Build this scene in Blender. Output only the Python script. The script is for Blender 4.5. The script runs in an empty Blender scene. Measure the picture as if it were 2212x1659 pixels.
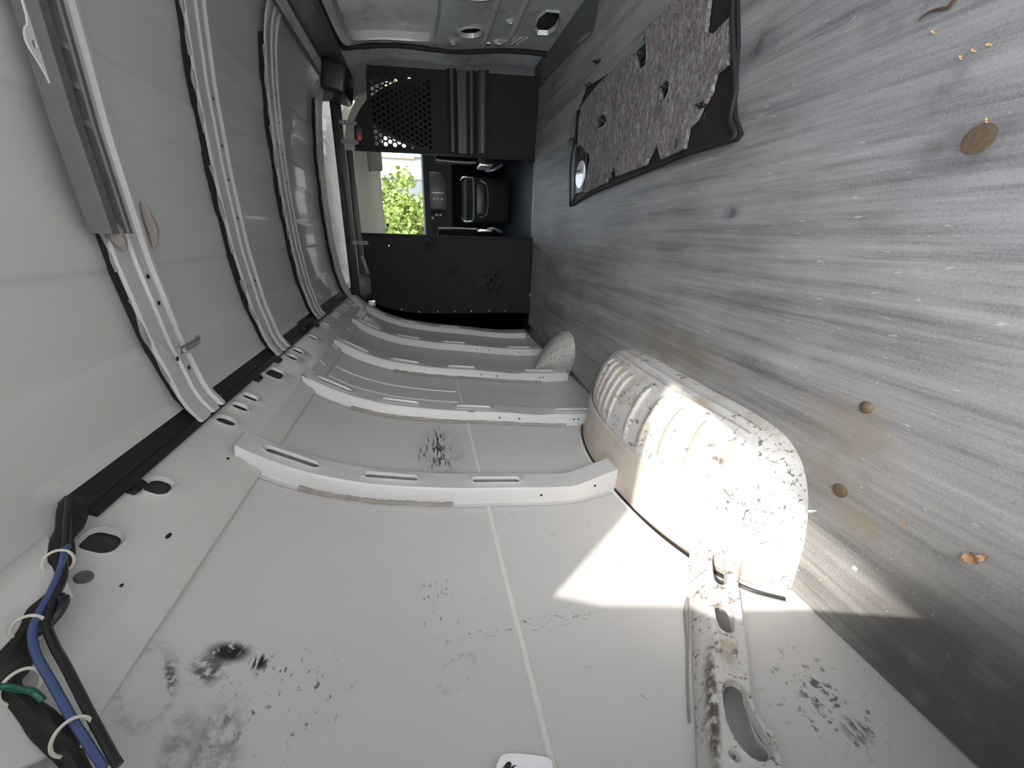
import bpy, bmesh, math, random
from mathutils import Vector, Matrix, noise
from mathutils.geometry import delaunay_2d_cdt
random.seed(7)
S = bpy.context.scene
C = S.collection
PI = math.pi

# ---------------------------------------------------------------- camera
YAW, PITCH, ROLL = 0.37, 0.21, -0.051
cy, sy, cp, sp = math.cos(YAW), math.sin(YAW), math.cos(PITCH), math.sin(PITCH)
FW = Vector((-sy*cp, cy*cp, -sp)); RT = Vector((cy, sy, 0)); DN = -RT.cross(FW)
IU = math.cos(ROLL)*DN + math.sin(ROLL)*RT       # image right (the van stands on its side in the photo)
IV = -math.cos(ROLL)*RT + math.sin(ROLL)*DN      # image down
cam = bpy.data.objects.new('camera', bpy.data.cameras.new('camera')); C.objects.link(cam)
M = Matrix((IU, -IV, -FW)).transposed().to_4x4(); M.translation = Vector((-0.13, 0, 0.83))
cam.matrix_world = M
cam.data.sensor_width = 36; cam.data.lens = 846.6/2212*36; cam.data.clip_start = 0.02; cam.data.clip_end = 400
S.camera = cam
# ---------------------------------------------------------------- view, sky, sun
vs = S.view_settings
vs.view_transform = 'Standard'; vs.look = 'None'; vs.gamma = 1; vs.use_curve_mapping = False
vs.exposure = 0.66
SUN = Vector((-0.73, 0.68, -0.81)).normalized()
w = bpy.data.worlds.new('sky'); S.world = w; w.use_nodes = True
nt = w.node_tree; bg = nt.nodes['Background']
sk = nt.nodes.new('ShaderNodeTexSky'); sk.sky_type = 'NISHITA'; sk.sun_disc = False
sk.sun_elevation = math.asin(-SUN.z); sk.sun_rotation = math.atan2(-SUN.x, -SUN.y); sk.air_density = 1.0; sk.dust_density = 1.2
hs = nt.nodes.new('ShaderNodeHueSaturation'); hs.inputs['Saturation'].default_value = .35
nt.links.new(sk.outputs[0], hs.inputs['Color']); nt.links.new(hs.outputs[0], bg.inputs[0]); bg.inputs[1].default_value = 0.95
sd = bpy.data.lights.new('sun', 'SUN'); sd.energy = 5.4; sd.angle = 0.012; sd.color = (1, .94, .84)
so = bpy.data.objects.new('sun', sd); C.objects.link(so); so.rotation_euler = SUN.to_track_quat('-Z', 'Y').to_euler(); so.location = (3, -4, 5)

# ---------------------------------------------------------------- object helpers
def mesh(name, bm, mat=None, parent=None, smooth=True, loc=None):
    me = bpy.data.meshes.new(name); bm.normal_update(); bm.to_mesh(me); bm.free()
    if smooth:
        me.polygons.foreach_set('use_smooth', [True]*len(me.polygons))
        try: me.set_sharp_from_angle(angle=math.radians(38))
        except Exception: pass
    o = bpy.data.objects.new(name, me); C.objects.link(o)
    if mat: me.materials.append(mat)
    if parent: o.parent = parent
    return o
def tag(o, label=None, cat=None, group=None, kind=None):
    if label: o['label'] = label
    if cat: o['category'] = cat
    if group: o['group'] = group
    if kind: o['kind'] = kind
    return o
def thing(name, label, cat, group=None):
    o = bpy.data.objects.new(name, None); C.objects.link(o); o.empty_display_size = .05
    return tag(o, label, cat, group)
def struct(name, bm, mat, label=None, cat=None):
    o = mesh(name, bm, mat); tag(o, label, cat, None, 'structure'); return o
def NB(): return bmesh.new()
def grid(fn, nu, nv, bm=None, skip=None):
    bm = bm or NB()
    V = [[bm.verts.new(fn(i/nu, j/nv)) for j in range(nv+1)] for i in range(nu+1)]
    for i in range(nu):
        for j in range(nv):
            if skip and skip((i+.5)/nu, (j+.5)/nv): continue
            bm.faces.new((V[i][j], V[i+1][j], V[i+1][j+1], V[i][j+1]))
    return bm
def box(bm, lo, hi, bev=0.0, mat=None, seg=2):
    c = [(lo[k]+hi[k])/2 for k in range(3)]; s = [abs(hi[k]-lo[k]) for k in range(3)]
    t = NB(); bmesh.ops.create_cube(t, size=1, matrix=Matrix.Diagonal((*s, 1)))
    if bev: bmesh.ops.bevel(t, geom=t.edges[:], offset=bev, segments=seg, affect='EDGES', profile=.6)
    bmesh.ops.transform(t, matrix=Matrix.Translation(c) @ (mat or Matrix()), verts=t.verts[:])
    merge(bm, t); return bm
def merge(bm, t):
    mp = {v: bm.verts.new(v.co) for v in t.verts}
    for f in t.faces:
        try: bm.faces.new([mp[v] for v in f.verts])
        except ValueError: pass
    t.free()
def tube(bm, pts, r, n=8, cap=True, flat=None, closed=False):
    pts = [Vector(p) for p in pts]
    # catmull-rom resample
    P = []
    m = len(pts)
    for i in range(m-1):
        a, b, c, d = pts[max(i-1, 0)], pts[i], pts[i+1], pts[min(i+2, m-1)]
        for k in range(4):
            t = k/4
            P.append(.5*((2*b)+(c-a)*t+(2*a-5*b+4*c-d)*t*t+(3*b-a-3*c+d)*t**3))
    P.append(pts[-1])
    rings = []; up = Vector((.31, .2, .93))
    for i, p in enumerate(P):
        tg = (P[min(i+1, len(P)-1)]-P[max(i-1, 0)])
        if tg.length < 1e-9: tg = Vector((0, 1, 0))
        tg.normalize(); x = up.cross(tg)
        if x.length < 1e-4: x = Vector((1, 0, 0)).cross(tg)
        x.normalize(); y = tg.cross(x)
        rr = r(i/(len(P)-1)) if callable(r) else r
        f = flat or 1
        rings.append([bm.verts.new(p+(x*math.cos(2*PI*k/n)+y*math.sin(2*PI*k/n)*f)*rr) for k in range(n)])
    for a, b in zip(rings, rings[1:]):
        for k in range(n): bm.faces.new((a[k], a[(k+1) % n], b[(k+1) % n], b[k]))
    if cap: bm.faces.new(rings[0][::-1]); bm.faces.new(rings[-1])
    return bm
def inside(p, poly):
    c = False; x, y = p; j = len(poly)-1
    for i in range(len(poly)):
        xi, yi = poly[i]; xj, yj = poly[j]
        if (yi > y) != (yj > y) and x < (xj-xi)*(y-yi)/(yj-yi)+xi: c = not c
        j = i
    return c
def offset_poly(poly, d):
    n = len(poly); A = sum(poly[i][0]*poly[(i+1) % n][1]-poly[(i+1) % n][0]*poly[i][1] for i in range(n))
    s = 1 if A > 0 else -1; out = []
    for i in range(n):
        p, q, r = Vector(poly[i-1]), Vector(poly[i]), Vector(poly[(i+1) % n])
        e1 = (q-p); e2 = (r-q)
        n1 = Vector((e1.y, -e1.x)).normalized()*s if e1.length else Vector((0, 0)); n2 = Vector((e2.y, -e2.x)).normalized()*s if e2.length else Vector((0, 0))
        b = n1+n2
        if b.length < 1e-6: b = n1
        b.normalize(); k = max(.5, b.dot(n1)); out.append(tuple(q+b*d/k))
    return out
def smooth_poly(poly, it=2):
    for _ in range(it):
        q = []
        for i in range(len(poly)):
            a, b = poly[i], poly[(i+1) % len(poly)]
            q += [(a[0]*.75+b[0]*.25, a[1]*.75+b[1]*.25), (a[0]*.25+b[0]*.75, a[1]*.25+b[1]*.75)]
        poly = q
    return poly
def stadium(cx, cy_, hx, hy, n=5, r=None):
    r = r or min(hx, hy); pts = []
    for (sx, sy_, a0) in ((1, 1, 0), (-1, 1, PI/2), (-1, -1, PI), (1, -1, 1.5*PI)):
        for k in range(n+1):
            a = a0+PI/2*k/n; pts.append((cx+sx*(hx-r)+r*math.cos(a), cy_+sy_*(hy-r)+r*math.sin(a)))
    out = []
    for p in pts:
        if not out or (abs(p[0]-out[-1][0])+abs(p[1]-out[-1][1])) > 1e-6: out.append(p)
    if abs(out[0][0]-out[-1][0])+abs(out[0][1]-out[-1][1]) < 1e-6: out.pop()
    return out
def plate(fn, outline, holes=(), step=.05, lip=(0, 0), thick=0, bm=None):
    """sheet-metal panel: fn(a, b, depth) -> point; holes get a pressed-in lip (width, depth)"""
    V = []; E = []; D = []
    def ring(poly, d, seg=None):
        pts = []
        for i in range(len(poly)):
            a, b = poly[i], poly[(i+1) % len(poly)]
            k = 1 if not seg else max(1, int(math.hypot(b[0]-a[0], b[1]-a[1])/seg))
            pts += [(a[0]+(b[0]-a[0])*t/k, a[1]+(b[1]-a[1])*t/k) for t in range(k)]
        s = len(V)
        for p in pts: V.append(Vector(p)); D.append(d)
        for i in range(len(pts)): E.append((s+i, s+(i+1) % len(pts)))
    ring(outline, 0, step)
    outer = []
    for h in holes:
        ring(h, -lip[1])
        if lip[0]:
            o1 = offset_poly(h, lip[0]*.45); ring(o1, lip[1]*.5); o = offset_poly(h, lip[0]); ring(o, 0); outer.append(o)
        else: outer.append(h)
    xs_ = [p[0] for p in outline]; ys_ = [p[1] for p in outline]
    bb = [(min(p[0] for p in o)-step*.2, max(p[0] for p in o)+step*.2, min(p[1] for p in o)-step*.2, max(p[1] for p in o)+step*.2) for o in outer]
    x = min(xs_)+step*.5
    while x < max(xs_):
        y = min(ys_)+step*.5
        while y < max(ys_):
            if inside((x, y), outline) and not any(b[0] < x < b[1] and b[2] < y < b[3] for b in bb):
                V.append(Vector((x, y))); D.append(0)
            y += step
        x += step
    vo, eo, fo, ov, oe, of = delaunay_2d_cdt(V, E, [], 0, 1e-7)
    bm = bm or NB()
    dep = [D[o[0]] if o else 0 for o in ov]
    keep = []
    hb = [(min(p[0] for p in h), max(p[0] for p in h), min(p[1] for p in h), max(p[1] for p in h)) for h in holes]
    for f in fo:
        c = ((vo[f[0]].x+vo[f[1]].x+vo[f[2]].x)/3, (vo[f[0]].y+vo[f[1]].y+vo[f[2]].y)/3)
        if inside(c, outline) and not any(b[0] <= c[0] <= b[1] and b[2] <= c[1] <= b[3] and inside(c, h) for b, h in zip(hb, holes)): keep.append(f)
    used = sorted({i for f in keep for i in f}); mp = {}
    for i in used: mp[i] = bm.verts.new(fn(vo[i].x, vo[i].y, dep[i]))
    for f in keep: bm.faces.new([mp[i] for i in f])
    if thick:
        mpb = {i: bm.verts.new(fn(vo[i].x, vo[i].y, dep[i]-thick)) for i in used}
        cnt = {}
        for f in keep:
            bm.faces.new([mpb[i] for i in f][::-1])
            for a, b in ((f[0], f[1]), (f[1], f[2]), (f[2], f[0])): cnt[(a, b)] = 1
        for (a, b) in cnt:
            if (b, a) not in cnt: bm.faces.new((mp[b], mp[a], mpb[a], mpb[b]))
    return bm
def extrude_y(bm, prof, y0, y1, ny=1, closed=True, caps=True):
    """prof list of (x,z)"""
    R_ = [[bm.verts.new((x, y0+(y1-y0)*i/ny, z)) for x, z in prof] for i in range(ny+1)]
    n = len(prof)
    for a, b in zip(R_, R_[1:]):
        for k in range(n if closed else n-1): bm.faces.new((a[k], a[(k+1) % n], b[(k+1) % n], b[k]))
    if closed and caps: bm.faces.new(R_[0][::-1]); bm.faces.new(R_[-1])
    return bm
def cyl(bm, c, axis, r0, r1, h, n=16, rings=((1, 1),)):
    axis = Vector(axis).normalized(); q = axis.to_track_quat('Z', 'Y').to_matrix()
    c = Vector(c); prof = [(r0, 0)]+[(r1*a, h*b) for a, b in rings]
    R_ = [[bm.verts.new(c+q@Vector((r*math.cos(2*PI*k/n), r*math.sin(2*PI*k/n), z))) for k in range(n)] for r, z in prof]
    for a, b in zip(R_, R_[1:]):
        for k in range(n): bm.faces.new((a[k], a[(k+1) % n], b[(k+1) % n], b[k]))
    bm.faces.new(R_[-1]); bm.faces.new(R_[0][::-1]); return bm
def disc(bm, c, nrm, r, n=10, e=1.0):
    q = Vector(nrm).normalized().to_track_quat('Z', 'Y').to_matrix(); c = Vector(c)
    bm.faces.new([bm.verts.new(c+q@Vector((r*math.cos(2*PI*k/n), r*e*math.sin(2*PI*k/n), 0))) for k in range(n)])
    return bm
def interp(x, tab):
    if x <= tab[0][0]: return tab[0][1]
    for (a, b), (c, d) in zip(tab, tab[1:]):
        if x <= c: return b+(d-b)*(x-a)/(c-a)
    return tab[-1][1]

# ---------------------------------------------------------------- materials
class MatB:
    def __init__(s, name):
        s.m = bpy.data.materials.new(name); s.m.use_nodes = True; s.t = s.m.node_tree; s.p = s.t.nodes['Principled BSDF']
        s.g = s.t.nodes.new('ShaderNodeNewGeometry'); s.pos = s.g.outputs['Position']
    def n(s, typ, ins=None, **kw):
        q = s.t.nodes.new(typ)
        for k, v in kw.items(): setattr(q, k, v)
        for k, v in (ins or {}).items():
            if isinstance(v, bpy.types.NodeSocket): s.t.links.new(v, q.inputs[k])
            else: q.inputs[k].default_value = v
        return q
    def map(s, scale=(1, 1, 1), loc=(0, 0, 0), rot=(0, 0, 0), typ='POINT', vec=None):
        return s.n('ShaderNodeMapping', {'Vector': vec or s.pos, 'Location': loc, 'Rotation': rot, 'Scale': scale}, vector_type=typ).outputs[0]
    def noise(s, scale, vec=None, detail=4, rough=.55, dist=0.0):
        return s.n('ShaderNodeTexNoise', {'Vector': vec or s.pos, 'Scale': scale, 'Detail': detail, 'Roughness': rough, 'Distortion': dist}).outputs[0]
    def ramp(s, fac, stops):
        q = s.n('ShaderNodeValToRGB', {'Fac': fac}); e = q.color_ramp.elements
        while len(e) < len(stops): e.new(.5)
        for el, (p, c) in zip(e, stops):
            el.position = p; el.color = (*c, 1) if isinstance(c, tuple) else (c, c, c, 1)
        return q.outputs[0]
    def mr(s, v, a, b, c=0.0, d=1.0):
        return s.n('ShaderNodeMapRange', {0: v, 1: a, 2: b, 3: c, 4: d}, clamp=True, interpolation_type='SMOOTHSTEP').outputs[0]
    def math(s, op, a, b=0.0): return s.n('ShaderNodeMath', {0: a, 1: b}, operation=op).outputs[0]
    def mix(s, f, a, b):
        q = s.n('ShaderNodeMix', data_type='RGBA')
        for k, v in ((0, f), (6, a), (7, b)):
            if isinstance(v, bpy.types.NodeSocket): s.t.links.new(v, q.inputs[k])
            else: q.inputs[k].default_value = (*v, 1) if isinstance(v, tuple) and len(v) == 3 else v
        return q.outputs[2]
    def set(s, **kw):
        for k, v in kw.items():
            i = s.p.inputs[k.replace('_', ' ')]
            if isinstance(v, bpy.types.NodeSocket): s.t.links.new(v, i)
            else:
                for l in list(i.links): s.t.links.remove(l)
                i.default_value = (*v, 1) if isinstance(v, tuple) and len(v) == 3 and i.type == 'RGBA' else v
        return s
    def bump(s, h, strength=.3, dist=.002):
        b = s.n('ShaderNodeBump', {'Height': h, 'Strength': strength, 'Distance': dist}); s.t.links.new(b.outputs[0], s.p.inputs['Normal']); return s
    def stain(s, base, color, loc, rad, ang=0.0, thr=(.45, .6), ns=60, strength=1.0, ring=False, stretch=(1, 1, 1), plane='yz'):
        """a patch of dirt or painted shade: an ellipse in the wall (y,z) or floor (x,y) plane broken up by noise"""
        if plane == 'yz': v = s.map((3., rad[0], rad[1]), (-.9, loc[0], loc[1]), (ang, 0, 0), 'TEXTURE')
        else: v = s.map((rad[0], rad[1], 3.), (loc[0], loc[1], 0), (0, 0, ang), 'TEXTURE')
        d = s.n('ShaderNodeVectorMath', {0: v}, operation='LENGTH').outputs[1]
        nz = s.noise(ns, s.map(stretch), 3, .6)
        if ring:
            a = s.math('ABSOLUTE', s.math('SUBTRACT', s.math('ADD', d, s.math('MULTIPLY', s.math('SUBTRACT', s.noise(14, None, 2), .5), .5)), .8)); m = s.mr(a, .2, .03)
        else: m = s.mr(d, 1.0, .35)
        f = s.math('MULTIPLY', s.math('MULTIPLY', m, s.mr(nz, thr[0], thr[1])), strength)
        return s.mix(f, base, color)
def plain(name, col, rough=.5, metal=0.0, nscale=0, namp=.15, spec=.5, coat=0.0):
    b = MatB(name)
    if nscale:
        n_ = b.noise(nscale, None, 5)
        c = b.mix(n_, tuple(x*(1-namp) for x in col), tuple(min(1, x*(1+namp)) for x in col)); b.set(Base_Color=c)
    else: b.set(Base_Color=col)
    b.set(Roughness=rough, Metallic=metal, Coat_Weight=coat); b.p.inputs['Specular IOR Level'].default_value = spec
    return b.m
def scuffed(b, base, amt=1.0, col=(.055, .05, .048), sc=1.0):
    """fine scratches and black rubber specks on painted metal"""
    for st, th, stg in (((1, 3.2, .9), (.665, .72), .75), ((1, .8, 3.0), (.69, .735), .55)):
        f = b.math('MULTIPLY', b.mr(b.noise(24*sc, b.map(st), 4, .65, .6), th[0], th[1]), b.mr(b.noise(3.1, b.map((1, 1.1, 1), (3, 1, 2)), 2), .47, .62))
        base = b.mix(b.math('MULTIPLY', f, stg*amt), base, col)
    return base
PAINT = (.575, .568, .56)
def paint(name, col=PAINT, rough=.36, scuff=.5, dust=.12, coat=.15):
    b = MatB(name)
    n1 = b.noise(2.3, None, 4); c = b.mix(n1, tuple(x*(1-dust) for x in col), tuple(x*(1+dust*.35) for x in col))
    if scuff: c = scuffed(b, c, scuff)
    b.set(Base_Color=c, Roughness=b.mr(b.noise(7, None, 4), .3, .7, rough*.85, rough*1.25), Coat_Weight=coat, Coat_Roughness=.12)
    b.bump(b.noise(420, None, 2), .05, .0006)
    return b
M_rib = paint('rib_paint', scuff=.35).m
M_rail = paint('rail_paint', (.59, .585, .565), scuff=.25).m
M_bow = paint('bow_paint', (.55, .54, .55), .3, scuff=.2).m
# wall skin with its own marks
b = paint('wall_paint', scuff=.55); src = b.p.inputs['Base Color'].links[0].from_socket; K = (.018, .017, .016); G = (.2, .19, .185)
src = b.stain(src, K, (1.24, .80), (.21, .035), 0, (.5, .58), 34, .95, stretch=(1, .55, 4))
src = b.stain(src, K, (1.20, .82), (.16, .09), 0, (.56, .62), 30, .95, stretch=(1, .4, 3.5))
src = b.stain(src, (.3, .29, .285), (1.2, .79), (.26, .12), 0, (.3, .8), 20, .6)
src = b.stain(src, K, (.498, 1.150), (.022, .036), .1, (.33, .45), 75, 1)
src = b.stain(src, (.07, .065, .06), (.470, 1.165), (.03, .028), .2, (.38, .6), 90, .9)
src = b.stain(src, K, (.487, 1.108), (.018, .017), 0, (.46, .5), 90, 1, stretch=(1, .35, 2.0))
src = b.stain(src, G, (.44, 1.215), (.065, .032), .3, (.36, .75), 90, .5, True)
src = b.stain(src, (.1, .095, .09), (.455, 1.2), (.035, .008), .5, (.42, .55), 160, .9)
src = b.stain(src, G, (.462, .808), (.046, .027), -.9, (.4, .75), 90, .45, True)
src = b.stain(src, G, (.36, 1.12), (.10, .04), .1, (.3, .62), 60, .8)
src = b.stain(src, G, (.38, 1.16), (.05, .02), .15, (.3, .62), 60, .7)
src = b.stain(src, (.12, .115, .11), (.44, 1.06), (.10, .12), .2, (.6, .68), 70, .9, stretch=(1, 1, 1.6))
src = b.stain(src, (.1, .095, .09), (.60, .83), (.12, .05), 0, (.6, .66), 60, .95, stretch=(1, .6, 2))
src = b.stain(src, (.1, .095, .09), (.535, .66), (.02, .22), .06, (.58, .66), 70, .95, stretch=(1, 2.5, 1))
src = b.stain(src, (.09, .085, .08), (.34, .145), (.05, .06), 0, (.52, .64), 60, .95)
src = b.stain(src, (.12, .115, .11), (.33, .15), (.13, .14), 0, (.58, .68), 55, .9)
src = b.stain(src, (.1, .095, .085), (.28, .14), (.03, .03), .6, (.4, .6), 70, .9, stretch=(1, .5, 2))
src = b.stain(src, (.36, .2, .07), (.38, .46), (.012, .1), 0, (.55, .7), 80, .5)
b.set(Base_Color=src); M_wall = b.m
# roof skin
b = paint('roof_paint', (.57, .57, .55), .24, 0, .06, .3); b.set(Coat_Roughness=.06, Roughness=.42, Coat_Weight=.28)
src = b.p.inputs['Base Color'].links[0].from_socket
src = b.mix(b.math('MULTIPLY', b.mr(b.noise(34, b.map((.5, 3.4, 1)), 3), .72, .76), .6), src, (.3, .19, .08)); b.set(Base_Color=src); M_roof = b.m
# wheel arch
b = paint('arch_paint', (.56, .55, .53), .4, 0, .06); src = b.p.inputs['Base Color'].links[0].from_socket
src = b.mix(b.math('MULTIPLY', b.mr(b.noise(9, None, 4), .46, .72), .75), src, (.44, .34, .235))
f = b.math('MULTIPLY', b.mr(b.noise(70, b.map((1, 1.6, 1)), 4, .7, .8), .57, .63), b.mr(b.noise(7, b.map((1, 1, 1), (5, 2, 1)), 2), .42, .6)); src = b.mix(f, src, (.07, .068, .065))
f = b.math('MULTIPLY', b.mr(b.noise(26, b.map((2, .9, 1)), 4, .7, .5), .60, .66), .9); src = b.mix(f, src, (.12, .105, .09))
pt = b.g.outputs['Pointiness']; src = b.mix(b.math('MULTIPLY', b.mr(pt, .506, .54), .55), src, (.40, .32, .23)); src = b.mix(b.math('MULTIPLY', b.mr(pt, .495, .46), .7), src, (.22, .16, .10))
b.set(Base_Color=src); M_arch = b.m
b = paint('flange_paint', (.56, .50, .43), .5, .6, .1, 0); src = b.mix(b.math('MULTIPLY', b.mr(b.noise(22, b.map((1, .5, 1)), 4), .45, .75), .5), b.p.inputs['Base Color'].links[0].from_socket, (.36, .28, .19)); b.set(Base_Color=src); M_flange = b.m
# rear corner bracket: rust-brown grime along folds
b = paint('bracket_paint', (.60, .59, .575), .42, .9, .1); src = b.p.inputs['Base Color'].links[0].from_socket
src = b.mix(b.math('MULTIPLY', b.mr(b.noise(45, b.map((1, 1.4, 1)), 4, .7), .54, .66), .9), src, (.11, .085, .06))
src = b.stain(src, (.07, .05, .035), (.335, .398), (.15, .013), -.62, (.34, .55), 60, .95)
src = b.stain(src, (.09, .065, .045), (.31, .315), (.10, .016), -.45, (.4, .6), 60, .9)
src = b.stain(src, (.35, .25, .14), (.42, .30), (.14, .02), -.62, (.3, .7), 30, .6)
b.set(Base_Color=src); M_brk = b.m
# floor mat
b = MatB('floor_mat')
n1 = b.noise(1, b.map((27, 1.1, 1)), 6, .72, .15); n2 = b.noise(1, b.map((95, 3.4, 1)), 4, .7); n3 = b.noise(2.2, b.map((1, .8, 1)), 5, .6); n4 = b.noise(240, None, 3)
n5 = b.noise(1, b.map((9, 1.3, 1)), 4, .6)
v = b.math('ADD', b.math('MULTIPLY', n1, .40), b.math('ADD', b.math('MULTIPLY', n2, .16), b.math('ADD', b.math('MULTIPLY', n3, .26), b.math('ADD', b.math('MULTIPLY', n5, .28), b.math('MULTIPLY', n4, .16)))))
c = b.ramp(v, [(.47, (.085, .083, .084)), (.56, (.17, .165, .162)), (.66, (.285, .278, .270)), (.78, (.40, .39, .375))])
c = b.mix(b.math('MULTIPLY', b.mr(b.noise(46, b.map((2.4, .55, 1), (0, 0, 0), (0, 0, .7)), 2, .5, .3), .70, .735), .5), c, (.55, .54, .53))
c = b.stain(c, (.24, .19, .13), (-.53, .56), (.17, .14), 0, (.2, .85), 14, .75, plane='xy')
c = b.stain(c, (.30, .235, .15), (-.655, .475), (.05, .07), 0, (.2, .85), 26, .9, plane='xy')
c = b.stain(c, (.27, .235, .19), (-.47, .52), (.09, .05), .1, (.2, .85), 24, .8, plane='xy')
c = b.stain(c, (.22, .175, .115), (-.49, 1.15), (.12, .35), 0, (.2, .85), 12, .7, plane='xy')
c = b.stain(c, (.30, .29, .27), (-.36, .66), (.06, .09), 0, (.4, .6), 18, .6, plane='xy')
c = b.stain(c, (.075, .07, .068), (-.83, .27), (.24, .22), 0, (.1, .5), 9, .8, plane='xy')  # shade of the near-left corner painted into the mat colour
for (x, y, r) in ((.02, .53, .07), (.32, 1.02, .06), (.25, .69, .07), (-.056, 1.005, .035), (.12, .60, .05), (.36, .72, .06)):
    c = b.stain(c, (.035, .033, .034), (x, y), (r*.8, r*1.5), 0, (.2, .75), 12, .6, plane='xy')
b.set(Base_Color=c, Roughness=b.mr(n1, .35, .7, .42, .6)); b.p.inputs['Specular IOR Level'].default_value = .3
b.bump(b.math('ADD', n1, n2), .25, .002); M_floor = b.m
# felt
b = MatB('grey_felt'); n1 = b.noise(60, b.map((.5, 1.6, 1)), 6, .8, 1.2); vo = b.n('ShaderNodeTexVoronoi', {'Vector': b.map((1.5, .7, 1)), 'Scale': 170.}).outputs[1]
c = b.ramp(n1, [(.36, (.07, .056, .053)), (.5, (.20, .172, .166)), (.63, (.44, .40, .39))]); c = b.mix(.06, c, vo)
b.set(Base_Color=c, Roughness=.95); b.p.inputs['Specular IOR Level'].default_value = .1; b.bump(n1, .8, .004); M_felt = b.m
M_black = plain('black_plastic', (.012, .012, .013), .38, 0, 30, .3)
M_trimp = plain('trim_plastic', (.020, .019, .019), .6, 0, 12, .3, .25)
M_conduit = plain('conduit_black', (.010, .0105, .0105), .5, 0, 20, .3)
M_part = MatB('partition_paint'); n1 = M_part.noise(5, None, 5); c = M_part.mix(n1, (.010, .0097, .011), (.017, .016, .0175))
c = M_part.mix(M_part.math('MULTIPLY', M_part.mr(M_part.noise(2.1, None, 3), .52, .75), .4), c, (.028, .016, .014)); M_part.set(Base_Color=c, Roughness=.55); M_part.p.inputs['Specular IOR Level'].default_value = .16; M_part = M_part.m
M_bar = plain('bar_paint', (.014, .014, .017), .4, 0, 14, .3)
M_dash = plain('dash_plastic', (.0035, .0037, .0042), .6, 0, 40, .3, .2)
M_seat = plain('seat_fabric', (.011, .010, .010), .95, 0, 120, .3, .1)
M_seatl = plain('seat_trim', (.5, .48, .44), .7, 0, 60, .1)
M_silver = plain('bare_metal', (.6, .6, .58), .3, .9, 60, .2)
M_grey = plain('dark_grey_metal', (.15, .145, .15), .42, .3, 22, .25)
M_head = plain('headliner_fabric', (.72, .69, .60), .9, 0, 60, .06)
M_visor = plain('visor_fabric', (.36, .34, .31), .85, 0, 50, .08)
M_red = plain('red_latch_paint', (.42, .02, .02), .4, 0, 20, .2)
M_white = plain('white_plastic', (.93, .93, .95), .25, 0, 10, .02)
M_ink = plain('black_ink', (.03, .012, .014), .5)
M_mastic = plain('mastic', (.30, .27, .25), .85, 0, 26, .35)
M_bead = plain('bead_paint', (.66, .655, .62), .35, 0, 20, .06)
M_rust = plain('rusty_bolt', (.13, .092, .055), .7, .2, 130, .5)
M_leaf = plain('dry_leaf', (.42, .25, .15), .8, 0, 60, .4)
M_seed = plain('seed_husk', (.75, .48, .2), .6, 0, 90, .3)
M_crumb = plain('crumbs', (.62, .54, .42), .8, 0, 90, .3)
M_paper = plain('paper', (.85, .85, .86), .7, 0, 30, .05)
M_twig = plain('twig_bark', (.09, .05, .03), .9, 0, 80, .4)
M_blue = plain('blue_cable', (.05, .085, .20), .45, 0, 60, .15)
M_green = plain('green_wire', (.01, .10, .06), .4, 0, 60, .15)
M_wire = plain('black_wire', (.012, .012, .013), .4, 0, 60, .2)
M_tape = plain('loom_tape', (.011, .010, .009), .7, 0, 70, .5)
M_tie = plain('cable_tie', (.66, .63, .55), .45)
M_dark = plain('dark_void', (.006, .006, .006), .9)
b = paint('cover_paint', (.50, .485, .45), .75, 0, .15, 0); M_cone = b.set(Base_Color=b.mix(b.mr(b.noise(120, None, 3), .5, .68), b.p.inputs['Base Color'].links[0].from_socket, (.19, .18, .16))).m
M_door = paint('door_paint', (.50, .51, .50), .3, 0, .1, .5)
c = M_door.mix(M_door.math('MULTIPLY', M_door.mr(M_door.noise(14, M_door.map((1, .7, 1)), 4), .5, .8), .35), M_door.p.inputs['Base Color'].links[0].from_socket, (.30, .22, .13)); M_door.set(Base_Color=c); M_door = M_door.m
M_lens = plain('lamp_lens', (.75, .78, .80), .12, 0, 0, .1)
M_hole_shade = plain('hole_shade_sheet', (.035, .033, .034), .7, 0, 12, .3)  # near-black colour for the shade painted behind holes
M_rubber = plain('seal_rubber', (.010, .010, .011), .6, 0, 30, .3)
M_cab = plain('cab_floor_mat', (.012, .016, .026), .35, 0, 30, .3)  # blue sky reflection tinted into the floor colour
# glass
g = bpy.data.materials.new('window_glass'); g.use_nodes = True; t_ = g.node_tree; t_.nodes.clear()
o_ = t_.nodes.new('ShaderNodeOutputMaterial'); mx = t_.nodes.new('ShaderNodeMixShader'); tr = t_.nodes.new('ShaderNodeBsdfTransparent'); gl = t_.nodes.new('ShaderNodeBsdfGlossy'); fr = t_.nodes.new('ShaderNodeFresnel')
fr.inputs[0].default_value = 1.35; gl.inputs['Roughness'].default_value = .02; tr.inputs[0].default_value = (.93, .97, .96, 1)
for a, b_ in ((fr.outputs[0], mx.inputs[0]), (tr.outputs[0], mx.inputs[1]), (gl.outputs[0], mx.inputs[2]), (mx.outputs[0], o_.inputs[0])): t_.links.new(a, b_)
M_glass = g

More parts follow.
